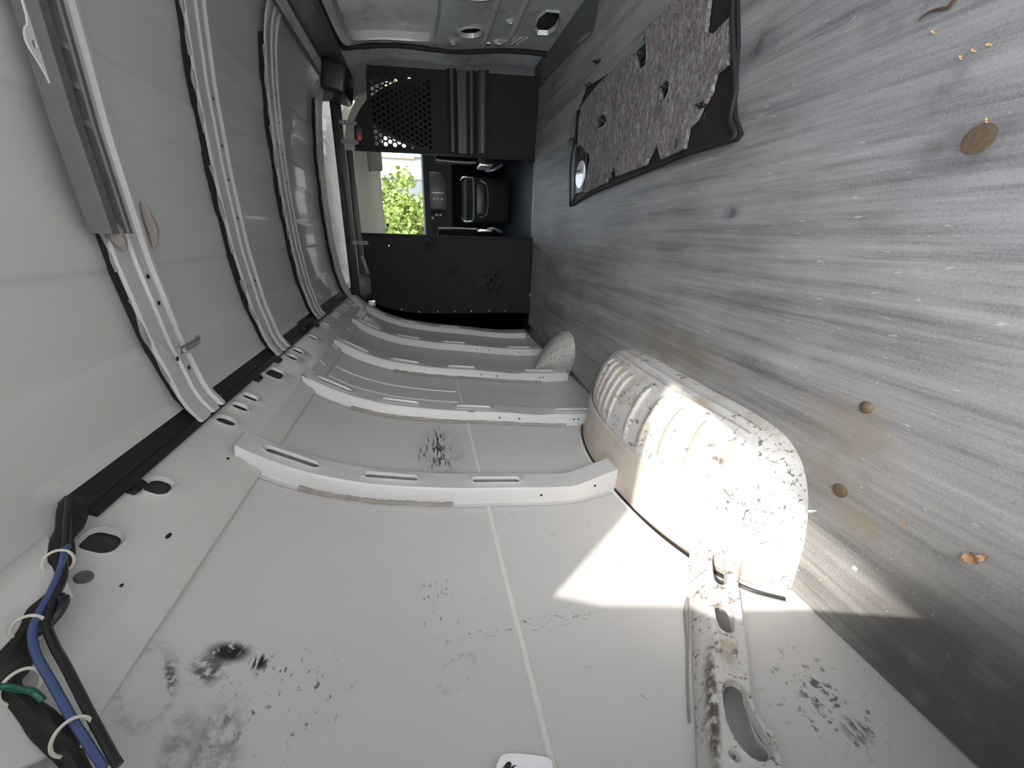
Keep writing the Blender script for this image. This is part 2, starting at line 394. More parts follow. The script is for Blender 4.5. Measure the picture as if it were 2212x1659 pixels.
# ================================================================ THE VAN BODY
ZP = [(-.2, -.91), (0, -.91), (.07, -.912), (.2, -.91), (.36, -.893), (.46, -.878), (.6, -.86), (.744, -.845), (.83, -.832), (.95, -.81), (1.02, -.793), (1.15, -.745), (1.245, -.687), (1.30, -.645), (1.36, -.595), (1.42, -.575), (1.5, -.56)]
def xs(z): return sum(interp(z+d, ZP) for d in (-.03, 0, .03))/3
ZR = [(-.60, 1.375), (-.56, 1.412), (-.52, 1.434), (-.40, 1.462), (-.2, 1.483), (.045, 1.49), (.29, 1.486), (.49, 1.472), (.62, 1.456), (.71, 1.436), (.76, 1.412), (.80, 1.375)]
def zr0(x): return interp(x, ZR)
SW = [(-.40, 1), (-.222, -1), (-.09, 1), (.085, -1), (.21, 1), (.365, -1), (.47, 1)]
def zr(x): return zr0(x)+sum(s*.0034*math.tanh((x-a)/.007) for a, s in SW)
YP = 3.09
# floor
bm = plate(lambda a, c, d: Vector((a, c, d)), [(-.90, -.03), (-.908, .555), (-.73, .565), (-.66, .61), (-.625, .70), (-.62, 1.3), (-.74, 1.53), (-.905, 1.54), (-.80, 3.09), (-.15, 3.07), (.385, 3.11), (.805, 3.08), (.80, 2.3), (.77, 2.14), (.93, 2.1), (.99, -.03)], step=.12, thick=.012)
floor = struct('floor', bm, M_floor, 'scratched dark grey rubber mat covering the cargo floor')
bm = NB(); box(bm, (-.95, -.05, -.12), (1.02, 3.08, -.014)); mesh('subfloor', bm, M_grey, floor)
# left wall skin
bm = grid(lambda u, v: Vector((xs(-.05+1.47*v), -.04+3.45*u, -.05+1.47*v)), 30, 62)
wall_left = struct('wall_left', bm, M_wall, 'scuffed grey painted van side with curved ribs')
def strip_z(bm, pts, wdt, h, n=6):
    """raised half-round bead following points on the skin, pts = (y,z)"""
    R_ = []
    for i, (y, z) in enumerate(pts):
        a, c = pts[max(i-1, 0)], pts[min(i+1, len(pts)-1)]; t = Vector((c[0]-a[0], c[1]-a[1])).normalized(); nx, nz = -t.y, t.x
        R_.append([bm.verts.new((xs(z+nz*wdt*math.cos(PI*k/n))+h*math.sin(PI*k/n)-.001, y+nx*wdt*math.cos(PI*k/n), z+nz*wdt*math.cos(PI*k/n))) for k in range(n+1)])
    for a, c in zip(R_, R_[1:]):
        for k in range(n): bm.faces.new((a[k], a[k+1], c[k+1], c[k]))
for ya, yb in ((.03, .905), (1.02, 1.44), (1.56, 1.98)):
    bm = NB(); strip_z(bm, [(ya+(yb-ya)*i/10, .681) for i in range(11)], .0068, .006); mesh('panel_bead', bm, M_bead, wall_left)
for y in (1.66, 1.79):
    bm = NB(); strip_z(bm, [(y, .70+.53*i/14) for i in range(15)], .007, .005); mesh('panel_bead', bm, M_bead, wall_left)
# ribs
def lerp3(z, tab): return interp(z, tab)
def make_rib(y0, ztop, zbot, slots, wdt=.075, dep=.045, ytab=((0, 0), (2, 0)), xtab=((0, 0), (2, 0)), dots=(), mz=None):
    Y = lambda z: y0+interp(z, ytab); X = lambda z, d: xs(z)+d+interp(z, xtab)*(d > .01)
    rib = NB(); n = 34
    side = [(-.016, .002), (-.003, .003), (.0, .008), (.007, dep-.006), (.012, dep)]
    grid(lambda u, v: (lambda k, z: Vector((X(z, side[k][1]), Y(z)+side[k][0], z)))(round(v*4), zbot+(ztop-zbot)*u), n, 4, rib)
    far = [(.012+wdt, dep), (.012+wdt+.007, dep-.006), (.012+wdt+.012, .003), (.012+wdt+.028, .002)]
    grid(lambda u, v: (lambda k, z: Vector((X(z, far[k][1]), Y(z)+far[k][0], z)))(round(v*3), zbot+(ztop-zbot)*u), n, 3, rib)
    hs = [stadium(.051, (a+c)/2, .0115, abs(a-c)/2) for a, c in slots]
    plate(lambda a, z, d: Vector((X(z, dep+d), Y(z)+a, z)), [(.012, zbot), (.012+wdt, zbot), (.012+wdt, ztop), (.012, ztop)], hs, .03, (.008, .006), bm=rib)
    # end flap
    bmesh.ops.remove_doubles(rib, verts=rib.verts[:], dist=1e-5)
    r = mesh('wall_rib', rib, M_rib, wall_left)
    for z in dots:
        bm = NB(); disc(bm, (X(z, dep*.55), Y(z)+.0015, z), (-.1, -1, 0), .0042, 8); mesh('rivet_hole', bm, M_dark, r)
    if mz:
        bm = NB(); k = 26
        tube(bm, [(xs(z)+.006, Y(z)-.010-.001*math.sin(z*47), z) for z in [mz[0]+(mz[1]-mz[0])*i/k for i in range(k+1)]], lambda t: .006+.0008*math.sin(t*47)+.0007*math.sin(t*113), 6)
        mesh('mastic_strip', bm, M_mastic, r)
    return r
S3 = [(1.238, 1.122), (1.012, .872), (.718, .576)]
make_rib(.922, 1.285, .235, S3, .072, .045, ((.22, .072), (.30, .05), (.40, .015), (.50, 0), (2, 0)), ((.2, .03), (.3, .012), (.42, -.004), (.5, 0), (2, 0)), (.52, .33), (1.16, .78))
make_rib(1.455, 1.275, .06, S3+[(.28, .125)], .078, .045, ((0, .01), (.3, .006), (.45, 0), (2, 0)), ((0, .004), (.30, .004), (.36, -.004), (.5, 0), (2, 0)), (.545, .46, .21, .19), (1.12, .25))
make_rib(2.0, 1.272, .035, S3+[(.28, .115)], .075, .045, ((0, .02), (.3, .01), (.45, 0), (2, 0)), ((0, .004), (.30, .004), (.36, -.004), (.5, 0), (2, 0)), (.545, .46, .21, .19), (1.0, .2))
make_rib(2.53, 1.268, .03, S3+[(.28, .115)], .07, .045, ((0, .015), (.3, .008), (.45, 0), (2, 0)), dots=(.5, .42, .2))
make_rib(3.035, 1.25, .03, S3, .06, .04)
# upper rail with pressed slots
A0, A1 = Vector((-.64, 0, 1.276)), Vector((-.572, 0, 1.387)); AL = (A1-A0).length; AN = Vector((.111, 0, -.068)).normalized(); AD = (A1-A0).normalized()
holes = [stadium(.081, y, ha, hy, 5, min(hy, .014)) for y, hy, ha in ((.614, .021, .021), (.761, .021, .018), (1.047, .015, .021), (1.135, .012, .020), (1.205, .012, .021), (1.42, .034, .023), (1.615, .017, .021), (1.70, .017, .021), (1.934, .018, .021), (2.205, .018, .021), (2.455, .015, .020), (2.527, .015, .020), (2.803, .017, .020), (2.98, .015, .02))]
bm = plate(lambda a, y, d: A0+AD*a+AN*d+Vector((0, y, 0)), [(0, .335), (AL, .50), (AL, 3.07), (0, 3.07)], [h for h in holes if min(p[0] for p in h) > .004], .035, (.009, .006))
grid(lambda u, v: (lambda q: Vector((q[0], .30+2.77*u, q[1])))([(-.688, 1.241), (-.684, 1.237), (-.682, 1.236), (-.667, 1.247), (-.664, 1.2545), (-.646, 1.269), (-.64, 1.276)][round(v*6)]), 24, 6, bm)
bm.faces.new([bm.verts.new(p) for p in ((-.64, .335, 1.276), (-.572, .50, 1.387), (-.53, .50, 1.44), (-.76, .335, 1.30))])
rail = mesh('upper_rail', bm, M_rail, wall_left)
bm = grid(lambda u, v: A0+AD*(.045+.078*v)-AN*.010+Vector((0, .52+2.53*u, 0)), 20, 1); mesh('hole_shade_sheet', bm, M_hole_shade, rail)  # dark sheet added behind the slots to paint their shade
for y, a, e, r in ((.905, .018, .5, .0055), (.655, .010, .45, .0075), (1.01, .012, .7, .003), (.548, .016, .6, .0035), (1.36, .028, .6, .003), (1.40, .022, .6, .003)):
    bm = NB(); disc(bm, A0+AD*a+AN*.0012+Vector((0, y, 0)), AN, r, 10, e); mesh('slot', bm, M_dark, rail)
for y in (1.72, 1.98, 2.36, 2.60, 2.92):
    bm = NB(); box(bm, (-.659, y-.012, 1.244), (-.651, y+.012, 1.279), .003, Matrix.Rotation(.95, 4, 'Y')); mesh('stiffener', bm, M_rib, rail)
for y, z, x in ((.762, 1.296, -.634),): pass
bm = NB()
cyl(bm, A0+AD*.062+Vector((0, .548, 0)), AN, .011, .010, .003, 18, ((1, 1), (.6, .9), (.45, .2))); mesh('rivet_nut', bm, M_grey, rail)
# gusset at the rear end of the rail
bm = plate(lambda y, z, d: Vector((-.640+(z-1.24)*.62+d+.008, y, z)), [(.46, 1.302), (.405, 1.300), (.391, 1.282), (.372, 1.250), (.342, 1.215), (.333, 1.229), (.30, 1.262), (.25, 1.30)], (), .02, thick=.004)
mesh('corner_gusset', bm, M_rail, rail)
bm = grid(lambda u, v: Vector((-.565-.03*v+.02*math.sin(PI*v), .26+.34*u-.1*v, 1.395-.09*v)), 10, 8); mesh('corner_panel', bm, M_rail, rail)
bm = plate(lambda x, z, d: Vector((x, 3.36, z)), [(-1.0, -.1), (-.62, -.1), (-.62, 1.15), (-.55, 1.40), (-1.0, 1.40)], (), .1, thick=.03); mesh('cab_pillar', bm, M_grey, wall_left)
# roof
bm = grid(lambda u, v: (lambda x: Vector((x, -.04+4.0*u, zr(x))))(-.60+1.40*v), 12, 280)
PILLAR = 1
ceiling = struct('ceiling', bm, M_roof, 'grey painted van roof skin with lengthwise swages')
def make_bow(y0, y1, dots):
    W_ = y1-y0; prof = [(.0, -.027), (0, -.030), (.03, -.034), (.30, -.034), (.34, -.029), (.44, -.029), (.47, -.035), (.66, -.035), (.70, -.027), (.79, -.027), (.83, -.036), (.90, -.036), (.93, -.030), (1.0, -.030), (1.0, -.012)]
    def f(u, v):
        k, x = round(v*14), -.572+1.33*u
        return Vector((x, y0+W_*prof[k][0]+.012*(x < -.45)*(x+.45)/.1, zr0(x)+prof[k][1]))
    r = mesh('roof_bow', grid(f, 40, 14), M_bow, ceiling)
    for x in dots:
        bm = NB(); disc(bm, (x, y0+W_*.565, zr0(x)-.0362), (0, 0, -1), .0055, 10); mesh('rivet_hole', bm, M_dark, r)
    bm = NB(); grid(lambda u, v: (lambda x: Vector((x, y0+.016-.010*v, zr0(x)-.001-.027*v)))(-.56+1.2*u), 24, 1, bm); mesh('gap_shade_strip', bm, M_rubber, r)  # black strip paints in the shade of the gap above the bow
    x = -.50
    while x < .55:
        L_ = random.uniform(.16, .34); bm = NB(); k = random.uniform(0, 6)
        tube(bm, [(x+L_*i/8, y0+.001+.0035*math.sin(i*1.9+k), zr0(x+L_*i/8)-.0265) for i in range(9)], lambda t: .0042+.0018*math.sin(t*11+k), 6); mesh('mastic_strip', bm, M_mastic, r); x += L_+random.uniform(.0, .09)
    return r
bow = make_bow(1.005, 1.135, (-.24, -.46, -.30))
make_bow(1.565, 1.72, (.25, .12, .02, -.10, -.31))
make_bow(2.22, 2.385, (.55, .44, .33, .2, .08, -.06, -.22, -.38))
make_bow(3.10, 3.26, (.45, .3, .12, -.03, -.2, -.36))
bm = NB(); disc(bm, (-.43, 1.055, zr0(-.43)-.037), (0, 0, -1), .006, 10); mesh('rivet_hole', bm, M_dark, bow)
# mounting bracket on the first bow
Zb = 1.437
bm = plate(lambda x, y, d: Vector((x, y, Zb-.004*(x-.1)+d)), smooth_poly([(.46, .958), (.30, .958), (.21, .955), (.172, .953), (.158, .938), (.138, .934), (.118, .947), (.095, .957), (.06, .962), (.017, .958), (.012, .975), (.03, .986), (.46, .998)], 1), [stadium(.142, .950, .006, .0045, 3), stadium(.078, .972, .006, .004, 3)], .02, thick=.003)
bk = mesh('mounting_bracket', bm, M_rail, bow)
for x in (.205, .165, .115, .035):
    bm = NB(); box(bm, (x-.012, .974, 1.4285), (x+.012, .992, 1.4325), .001); mesh('bracket_slot', bm, M_dark, bk)
bm = NB(); tube(bm, [(-.18, 1.012, 1.432), (-.15, 1.005, 1.436), (-.12, 1.002, 1.437)], lambda t: .004+.010*math.sin(t*PI), 8); mesh('mastic_lump', bm, M_mastic, bow)
bm = NB(); tube(bm, [(-.18, 1.14, 1.449), (-.145, 1.150, 1.447), (-.115, 1.146, 1.447), (-.08, 1.142, 1.448)], lambda t: .004+.008*math.sin(t*PI), 8); mesh('mastic_lump', bm, M_mastic, bow)
# cable channel slung under the first bow
t = thing('cable_channel', 'dark grey open channel fixed lengthwise under the nearest roof bow', 'channel')
def cz(x): return zr0(x)-.036
pr = [(.957, 0), (.957, -.030), (.962, -.034), (.982, -.034), (.986, -.030), (.988, -.006), (1.019, -.006), (1.021, -.024), (1.024, -.027), (1.034, -.027), (1.037, -.024), (1.037, 0)]
bm = grid(lambda u, v: (lambda x, k: Vector((x, pr[k][0], cz(x)+pr[k][1])))(-.148+.75*u, round(v*11)), 20, 11)
bm.faces.new([bm.verts.new((-.148, y, cz(-.148)+z)) for y, z in pr]); mesh('channel_body', bm, M_grey, t)
for x in (.045, .105, .165):
    bm = NB(); box(bm, (x-.006, .986, cz(x)-.022), (x+.006, 1.022, cz(x)-.007), .003); mesh('clip', bm, M_silver, t)
# metal loop hook on the first bow's end
t = thing('tie_down_hook', 'small bare metal hook screwed to the nearest roof bow by the black conduit', 'hook')
bm = NB(); tube(bm, [(-.405, 1.03, 1.397), (-.402, 1.075, 1.393), (-.40, 1.11, 1.392), (-.398, 1.125, 1.402)], .0105, 8, flat=.4); mesh('hook_arm', bm, M_silver, t)
bm = NB(); cyl(bm, (-.405, 1.04, 1.390), (0, 0, -1), .0085, .0085, .005, 12, ((1, 1), (.6, 1.5))); mesh('screw_head', bm, M_silver, t)
# wheel arch
def arch_pt(u, v):
    y = .545+1.03*u; tt = (y-1.06)/.515; tt = max(-1, min(1, tt))
    h = .236*max(0, 1-abs(tt)**2.1)**.55; wd = .372*max(0, 1-abs(tt)**8)**.4545
    a = v*PI/2; n = 2/2.9
    cx, cz_ = math.sin(a)**n, math.cos(a)**n
    d = 0
    for yi, wi in [(.70, .013), (.785, .013), (.87, .013), (.955, .012), (1.035, .012), (1.16, .009), (1.21, .009), (1.26, .009), (1.31, .009), (1.36, .009)]:
        q = (y-yi-.05*(v-.5))/wi
        if abs(q) < 1.5: d += .011*math.exp(-q*q*1.6)*(1/(1+math.exp(-(v-.26)*60)))*(1/(1+math.exp((v-.68)*50)))
    for vi in (.80, .90): d += .003*math.exp(-((v-vi)/.018)**2)*(abs(tt) < .7)
    s = 1+d/.3
    dent = .004*noise.noise(Vector((y*7, v*5, 2)))
    return Vector((-.917+wd*cx*s+dent, y, -.004+h*cz_*s+dent*.6))
t = thing('wheel_arch', 'rounded white wheel arch housing with pressed ribs in the sunlight', 'wheel arch')
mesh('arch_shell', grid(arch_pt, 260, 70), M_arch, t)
def archline(u): 
    p = arch_pt(u, 0.0); return p
bm = NB()
R_ = []
for i in range(61):
    u = .03+.94*i/60; p = arch_pt(u, .0); n_ = Vector((0, (arch_pt(u, .04).y-1.06)*.5, .26)).normalized(); c0 = arch_pt(u, .21); c1 = arch_pt(u, .08)
    o = Vector((0, (p.y-1.06)*.35, .5)).normalized()
    R_.append([bm.verts.new(q) for q in (c0+o*.003, c0+o*.010, c1+o*.009, p+o*.016+Vector((.012, 0, 0)), p+o*.020+Vector((.020, 0, 0)), p+o*.014+Vector((.016, 0, 0)))])
for a, c in zip(R_, R_[1:]):
    for k in range(5): bm.faces.new((a[k], a[k+1], c[k+1], c[k]))
mesh('seam_flange', bm, M_flange, t)
bm = NB(); tube(bm, [Vector((xs(max(0, arch_pt(u, 0).z+.012))+.004, arch_pt(u, 0).y+(arch_pt(u, 0).y-1.06)*.05, arch_pt(u, 0).z+.018)) for u in [.004+.95*i/30 for i in range(31)]], .004, 6); mesh('seam_gap_shade', bm, M_black, t)  # black tube paints in the dark gap between flange and wall
bm = NB(); tube(bm, [Vector((xs(max(0, arch_pt(u, 0).z+.03))+.003, arch_pt(u, 0).y+(arch_pt(u, 0).y-1.06)*.075, arch_pt(u, 0).z+.031)) for u in [.002+.95*i/30 for i in range(31)]], .006, 6); mesh('panel_hem', bm, M_bead, t)
# rear corner bracket over the wheel arch
t = thing('corner_bracket', 'white pressed steel bracket with slots rising behind the wheel arch', 'bracket')
BX = lambda z, d: xs(z)+.05+.022*max(0, min(1, (.24-z)/.12))+d
out = [(.745, .135), (.642, .071), (.600, .105), (.567, .149), (.540, .170), (.505, .194), (.450, .232), (.394, .274), (.360, .300), (.336, .321), (.318, .331), (.303, .336), (.290, .333), (.277, .332), (.258, .342), (.24, .354), (.10, .44), (.10, .56), (.254, .456), (.34, .395), (.427, .324), (.54, .243), (.651, .172), (.70, .150)]
s1 = smooth_poly([(.634, .163), (.622, .148), (.606, .157), (.546, .196), (.547, .212), (.562, .212)], 1)
s2 = smooth_poly([(.504, .258), (.503, .240), (.488, .236), (.445, .262), (.443, .280), (.456, .285)], 1)
boot = smooth_poly([(.349, .366), (.358, .346), (.352, .332), (.341, .332), (.328, .342), (.304, .348), (.277, .352), (.259, .356), (.252, .372), (.255, .39), (.271, .4), (.298, .398), (.322, .384)], 1)
bm = plate(lambda y, z, d: Vector((BX(z, d), y, z)), out, [s1, s2, boot, smooth_poly([(.672, .145), (.664, .138), (.660, .140), (.668, .147)], 1), stadium(.262, .421, .004, .004, 3)], .022, (.009, .008))
mesh('bracket_face', bm, M_brk, t)
lft = [(.766, .115), (.745, .135), (.70, .150), (.651, .172), (.54, .243), (.427, .324), (.34, .395), (.254, .456), (.10, .56)]
lo = [(.775, .118), (.766, .125), (.70, .170), (.64, .215), (.523, .291), (.39, .385), (.33, .425), (.278, .461), (.10, .60)]
def bl(u, v):
    i = u*8; k = min(7, int(i)); f = i-k
    a = Vector(lft[k]).lerp(Vector(lft[k+1]), f); c = Vector(lo[k]).lerp(Vector(lo[k+1]), f); q = a.lerp(c, v)
    return Vector((BX(q.y, 0)-.047*v**1.3, q.x, q.y))
mesh('bracket_flange', grid(bl, 32, 6), M_brk, t)
rgt = out[1:17]
def br(u, v):
    i = u*(len(rgt)-1); k = min(len(rgt)-2, int(i)); f = i-k; a = Vector(rgt[k]).lerp(Vector(rgt[k+1]), f)
    return Vector((BX(a.y, 0)-.047*v, a.x-.004*v, a.y-.007*v))
mesh('bracket_flange', grid(br, 60, 4), M_brk, t)
bm = NB(); rot = Matrix.Rotation(math.atan2(.09, -.11)-PI, 4, 'X')
box(bm, (xs(.3)+.043, .403, .282), (xs(.3)+.060, .437, .324), .006, Matrix.Rotation(-.68, 4, 'X'), 3); mesh('raised_pad', bm, M_brk, t)
bm = NB(); tube(bm, [(xs(z)+.004, y+.004, z+.004) for y, z in ((.56, .268), (.53, .292), (.47, .332), (.39, .39), (.33, .43))], lambda q: .002+.004*math.exp(-((q-.3)/.2)**2), 6); mesh('sealant_bead', bm, M_mastic, t)
# fuel filler cover: rounded wedge in the corner of wall and floor
FB = [(-.905, 2.10), (-.862, 2.085), (-.80, 2.047), (-.753, 2.03), (-.70, 2.045), (-.662, 2.09), (-.648, 2.15), (-.665, 2.24), (-.74, 2.38), (-.83, 2.47), (-.905, 2.50)]
FT = Vector((-.895, 2.19, .195))
def cone_pt(u, v):
    i = u*10; k = min(9, int(i)); f = Vector(FB[k]).lerp(Vector(FB[k+1]), i-k); e = Vector((f.x, f.y, .001))
    p = e.lerp(FT, v**1.15); o = Vector((f.x+.91, (f.y-2.2)*.6, .10)); o.normalize()
    return p+o*(.030*math.sin(PI*v)**.8)*min(1, (f.x+.91)/.1+.12)
t = thing('filler_cover', 'small speckled grey wedge-shaped cover on the floor against the wall', 'cover')
mesh('cover_shell', grid(cone_pt, 60, 20), M_cone, t)
bm = NB(); tube(bm, [cone_pt(0, k/12)+Vector((.006, -.004, 0)) for k in range(12)], .007, 6); tube(bm, [Vector((x, y-.003, .004)) for x, y in FB[:4]], .006, 6); mesh('cover_rim', bm, M_cone, t)
# right wall and sliding door (in shade)
xr = lambda z: .09-xs(z)+.10*max(0, min(1, (z-.6)/.7))
def rw(y0, y1): return grid(lambda u, v: Vector((xr(-.15+1.60*v), y0+(y1-y0)*u, -.15+1.60*v)), 8, 42)
wall_right = struct('wall_right', rw(-.04, 1.83), M_wall, 'shaded right side of the van body')
for y in (.5, 1.05, 1.6):
    bm = NB(); grid(lambda u, v: (lambda z, k: Vector((xr(z)-(0, .04, .04, 0)[k], y+(0, .012, .07, .082)[k], z)))(.02+1.24*u, round(v*3)), 24, 3, bm); mesh('wall_rib', bm, M_rib, wall_right)
bm = NB(); grid(lambda u, v: Vector((xr(-.15+1.50*v)+.03*0, 2.985+.34*u, -.15+1.50*v)), 4, 30, bm); mesh('door_pillar', bm, M_door, wall_right)
bm = plate(lambda x, z, d: Vector((x, 3.325-d, z)), [(1.12, -.2), (.89, -.2), (.87, .9), (.80, 1.10), (.70, 1.24), (.68, 1.46), (1.12, 1.46)], (), .1, thick=.03); mesh('cab_pillar', bm, M_grey, wall_right)
door = struct('door_1', rw(1.83, 2.985), M_door, 'unlined sliding side door with bare metal openings', None)
DX = lambda z: xr(z)-.035
win = smooth_poly([(2.12, .69), (2.12, 1.10), (2.17, 1.16), (2.84, 1.17), (2.90, 1.10), (2.90, .76), (2.84, .69)], 2)
dh = [win, stadium(2.735, .50, .052, .060, 8, .052), smooth_poly([(2.50, .155), (2.49, .05), (2.72, .035), (2.74, .135)], 1), stadium(2.86, .59, .012, .007), stadium(2.30, .5, .09, .10, 5), stadium(2.86, .33, .008, .010), stadium(2.62, .30, .007, .011)]
bm = plate(lambda y, z, d: Vector((DX(z)-d, y, z)), smooth_poly([(1.86, -.10), (1.86, 1.22), (2.90, 1.24), (2.955, 1.18), (2.965, .6), (2.955, .0), (2.93, -.10)], 1), dh, .05, (.016, .014))
wn_ = win+[win[0]]
grid(lambda u, v: (lambda p: Vector((DX(p[1])+.036*v, p[0], p[1])))(wn_[round(u*len(win))]), len(win), 1, bm)
dp = mesh('inner_panel', bm, M_door, door)
bm = grid(lambda u, v: Vector((DX(-.05+.70*v)+.026, 1.9+1.03*u, -.05+.70*v)), 6, 12); mesh('door_shade_sheet', bm, M_hole_shade, door)  # dark sheet added to paint the shade inside the door openings
for z in (.385, .24): 
    bm = NB(); grid(lambda u, v: Vector((DX(z+.03*v)-.012*math.sin(PI*v), 2.15+.78*u, z+.035*v)), 10, 5, bm); mesh('pressed_rib', bm, M_door, door)
for i in range(5):
    bm = NB(); tube(bm, [(DX(.16+.03*i)-.002, 2.80+.012*i, .16+.035*i), (DX(.2+.03*i)-.002, 2.90, .20+.035*i)], .006, 6); mesh('pressed_rib', bm, M_door, door)
bm = NB(); box(bm, (.955, 2.84, .30), (.985, 2.93, .42), .006); mesh('lock_case', bm, M_black, door)
bm = NB(); box(bm, (.94, 2.88, .36), (.957, 2.91, .40), .003); mesh('latch', bm, M_silver, door)
bm = NB(); box(bm, (.945, 2.885, .30), (.957, 2.905, .325), .003); mesh('latch', bm, M_silver, door)
sealp = [(2.99, z) for z in (-.05, .1, .3, .5, .7, .9, 1.05)]+[(2.965, 1.15), (2.90, 1.215), (2.6, 1.23), (2.2, 1.23)]
bm = NB(); tube(bm, [(xr(z)-.035, y, z) for y, z in sealp], .016, 8); mesh('rubber_seal', bm, M_rubber, door)
bm = NB(); tube(bm, [(xr(z)-.012, 3.05-.02*math.sin(z*5), z) for z in (-.02, .15, .3, .45, .6, .75, .9, 1.02, 1.12)], .012, 8); mesh('rubber_seal', bm, M_rubber, wall_right)
bm = NB(); extrude_y(bm, [(.79, 1.235), (.82, 1.22), (.835, 1.25), (.79, 1.345), (.755, 1.395), (.745, 1.36)], .2, 3.2); mesh('upper_rail', bm, M_grey, wall_right)
bm = NB(); extrude_y(bm, [(.718, 1.325), (.738, 1.315), (.745, 1.34), (.730, 1.355)], .4, 3.0); mesh('door_track', bm, M_bow, wall_right)
bm = NB(); box(bm, (.60, 2.80, 1.19), (.76, 3.07, 1.33), .03, Matrix.Rotation(.2, 4, 'Y'), 3); mesh('track_cover', bm, M_black, wall_right)
bm = NB(); box(bm, (.80, 2.10, -.115), (1.0, 3.06, -.10)); mesh('step_tread', bm, M_grey, wall_right)
bm = NB(); tube(bm, [(.805, 3.06, .004), (.806, 2.7, .004), (.79, 2.41, .004), (.765, 2.2, .004), (.78, 2.14, .004)], .006, 6, flat=.5); mesh('step_edging', bm, M_grey, wall_right)

# ================================================================ THINGS FIXED IN THE CARGO BAY
t = thing('wire_conduit', 'long flat black plastic conduit along the left roof edge', 'conduit')
prc = [(-.583, 1.374), (-.575, 1.366), (-.5655, 1.384), (-.563, 1.383), (-.561, 1.391), (-.549, 1.412), (-.543, 1.424), (-.550, 1.431), (-.575, 1.40)]
for y0, y1, k in ((.655, 2.02, 0), (1.99, 3.05, .004)):
    bm = NB(); extrude_y(bm, [(x+k, z-k*.6) for x, z in prc], y0, y1, 6); mesh('conduit_section', bm, M_conduit, t)
for y in (.735, 1.325, 1.52, 2.111):
    bm = NB(); box(bm, (-.592, y-.014, 1.352), (-.578, y+.014, 1.384), .002, Matrix.Rotation(-.55, 4, 'Y')); mesh('clip', bm, M_black, t)
bm = NB(); box(bm, (-.57, 1.93, 1.368), (-.548, 2.06, 1.395), .004, Matrix.Rotation(-.55, 4, 'Y')); mesh('joint_cover', bm, M_black, t)
t = thing('wiring_loom', 'taped black wiring loom hanging from the rear end of the conduit', 'cable loom')
bm = NB(); tube(bm, [(-.548, .66, 1.40), (-.556, .613, 1.371), (-.562, .58, 1.362), (-.572, .546, 1.345), (-.580, .515, 1.332), (-.586, .482, 1.322), (-.590, .461, 1.317), (-.594, .435, 1.311), (-.598, .405, 1.302), (-.605, .385, 1.288), (-.622, .357, 1.246), (-.642, .335, 1.215), (-.655, .30, 1.18)], lambda q: .0125+.003*math.sin(q*31)+.003*math.sin(q*13), 9); mesh('taped_bundle', bm, M_tape, t)
bm = NB(); tube(bm, [(-.598, .405, 1.302), (-.603, .385, 1.305), (-.606, .36, 1.31), (-.60, .32, 1.33)], .011, 8); mesh('taped_branch', bm, M_tape, t)
bm = NB(); tube(bm, [(-.575, .462, 1.300), (-.570, .475, 1.292), (-.575, .462, 1.286), (-.582, .445, 1.290), (-.583, .437, 1.297)], .0055, 7); mesh('tail_loop', bm, M_black, t)
for c, a in (((-.560, .529, 1.331), (-.3, 1, .45)), ((-.578, .440, 1.303), (-.2, 1, .3)), ((-.597, .382, 1.274), (-.3, .6, .75)), ((-.626, .338, 1.208), (-.4, .7, .9))):
    bm = NB(); a = Vector(a).normalized(); q = a.to_track_quat('Z', 'Y').to_matrix()
    tube(bm, [Vector(c)+q@Vector((.0165*math.cos(2*PI*k/16), .0145*math.sin(2*PI*k/16), 0)) for k in range(17)], .0018, 5); mesh('cable_tie', bm, M_tie, t)
def wire(name, label, pts, r, m, group=None):
    bm = NB(); tube(bm, pts, r, 8); return tag(mesh(name, bm, m), label, 'wire', group)
wire('cable', 'blue cable running down beside the black loom at the rear corner', [(-.550, .548, 1.330), (-.551, .536, 1.326), (-.557, .513, 1.316), (-.564, .475, 1.304), (-.569, .445, 1.297), (-.574, .424, 1.287), (-.584, .403, 1.270), (-.599, .379, 1.244), (-.618, .350, 1.213), (-.636, .324, 1.183), (-.645, .312, 1.169)], .0040, M_blue)
wire('cable', 'glossy black cable crossing beside the blue cable', [(-.530, .64, 1.385), (-.534, .61, 1.367), (-.541, .579, 1.349), (-.549, .551, 1.334), (-.556, .527, 1.322), (-.563, .497, 1.305), (-.569, .463, 1.295), (-.576, .440, 1.285), (-.586, .418, 1.266), (-.599, .397, 1.244), (-.620, .364, 1.211), (-.643, .326, 1.172), (-.650, .315, 1.160)], .0044, M_wire)
wire('wire', 'thin green wire entering from the left edge under a white tie', [(-.578, .365, 1.295), (-.584, .375, 1.282), (-.592, .375, 1.269), (-.598, .374, 1.258), (-.606, .368, 1.247)], .0032, M_green)
# white device tag at the wall
WX = lambda z: xs(z)+.018
tp = smooth_poly([(.20, .790), (.300, .772), (.316, .764), (.3265, .757), (.3290, .748), (.3275, .735), (.3225, .712), (.3175, .693), (.3145, .686), (.307, .683), (.29, .692), (.20, .70)], 1)
bm = plate(lambda y, z, d: Vector((WX(z)+d, y, z)), tp, (), .02, thick=.012)
o = mesh('device_tag', bm, M_white); tag(o, 'white plastic tag with black flame-like emblem beside the wall bead', 'tag')
emb = [(.300, .762), (.312, .757), (.315, .755), (.318, .751), (.321, .747), (.322, .744), (.321, .741), (.318, .740), (.3165, .7415), (.315, .743), (.316, .740), (.317, .736), (.316, .733), (.3152, .7365), (.313, .739), (.3132, .736), (.312, .733), (.310, .730), (.309, .725), (.308, .728), (.309, .733), (.310, .737), (.308, .740), (.302, .743), (.300, .748), (.309, .7452), (.313, .746), (.315, .748), (.316, .751), (.315, .754), (.312, .756), (.302, .760)]
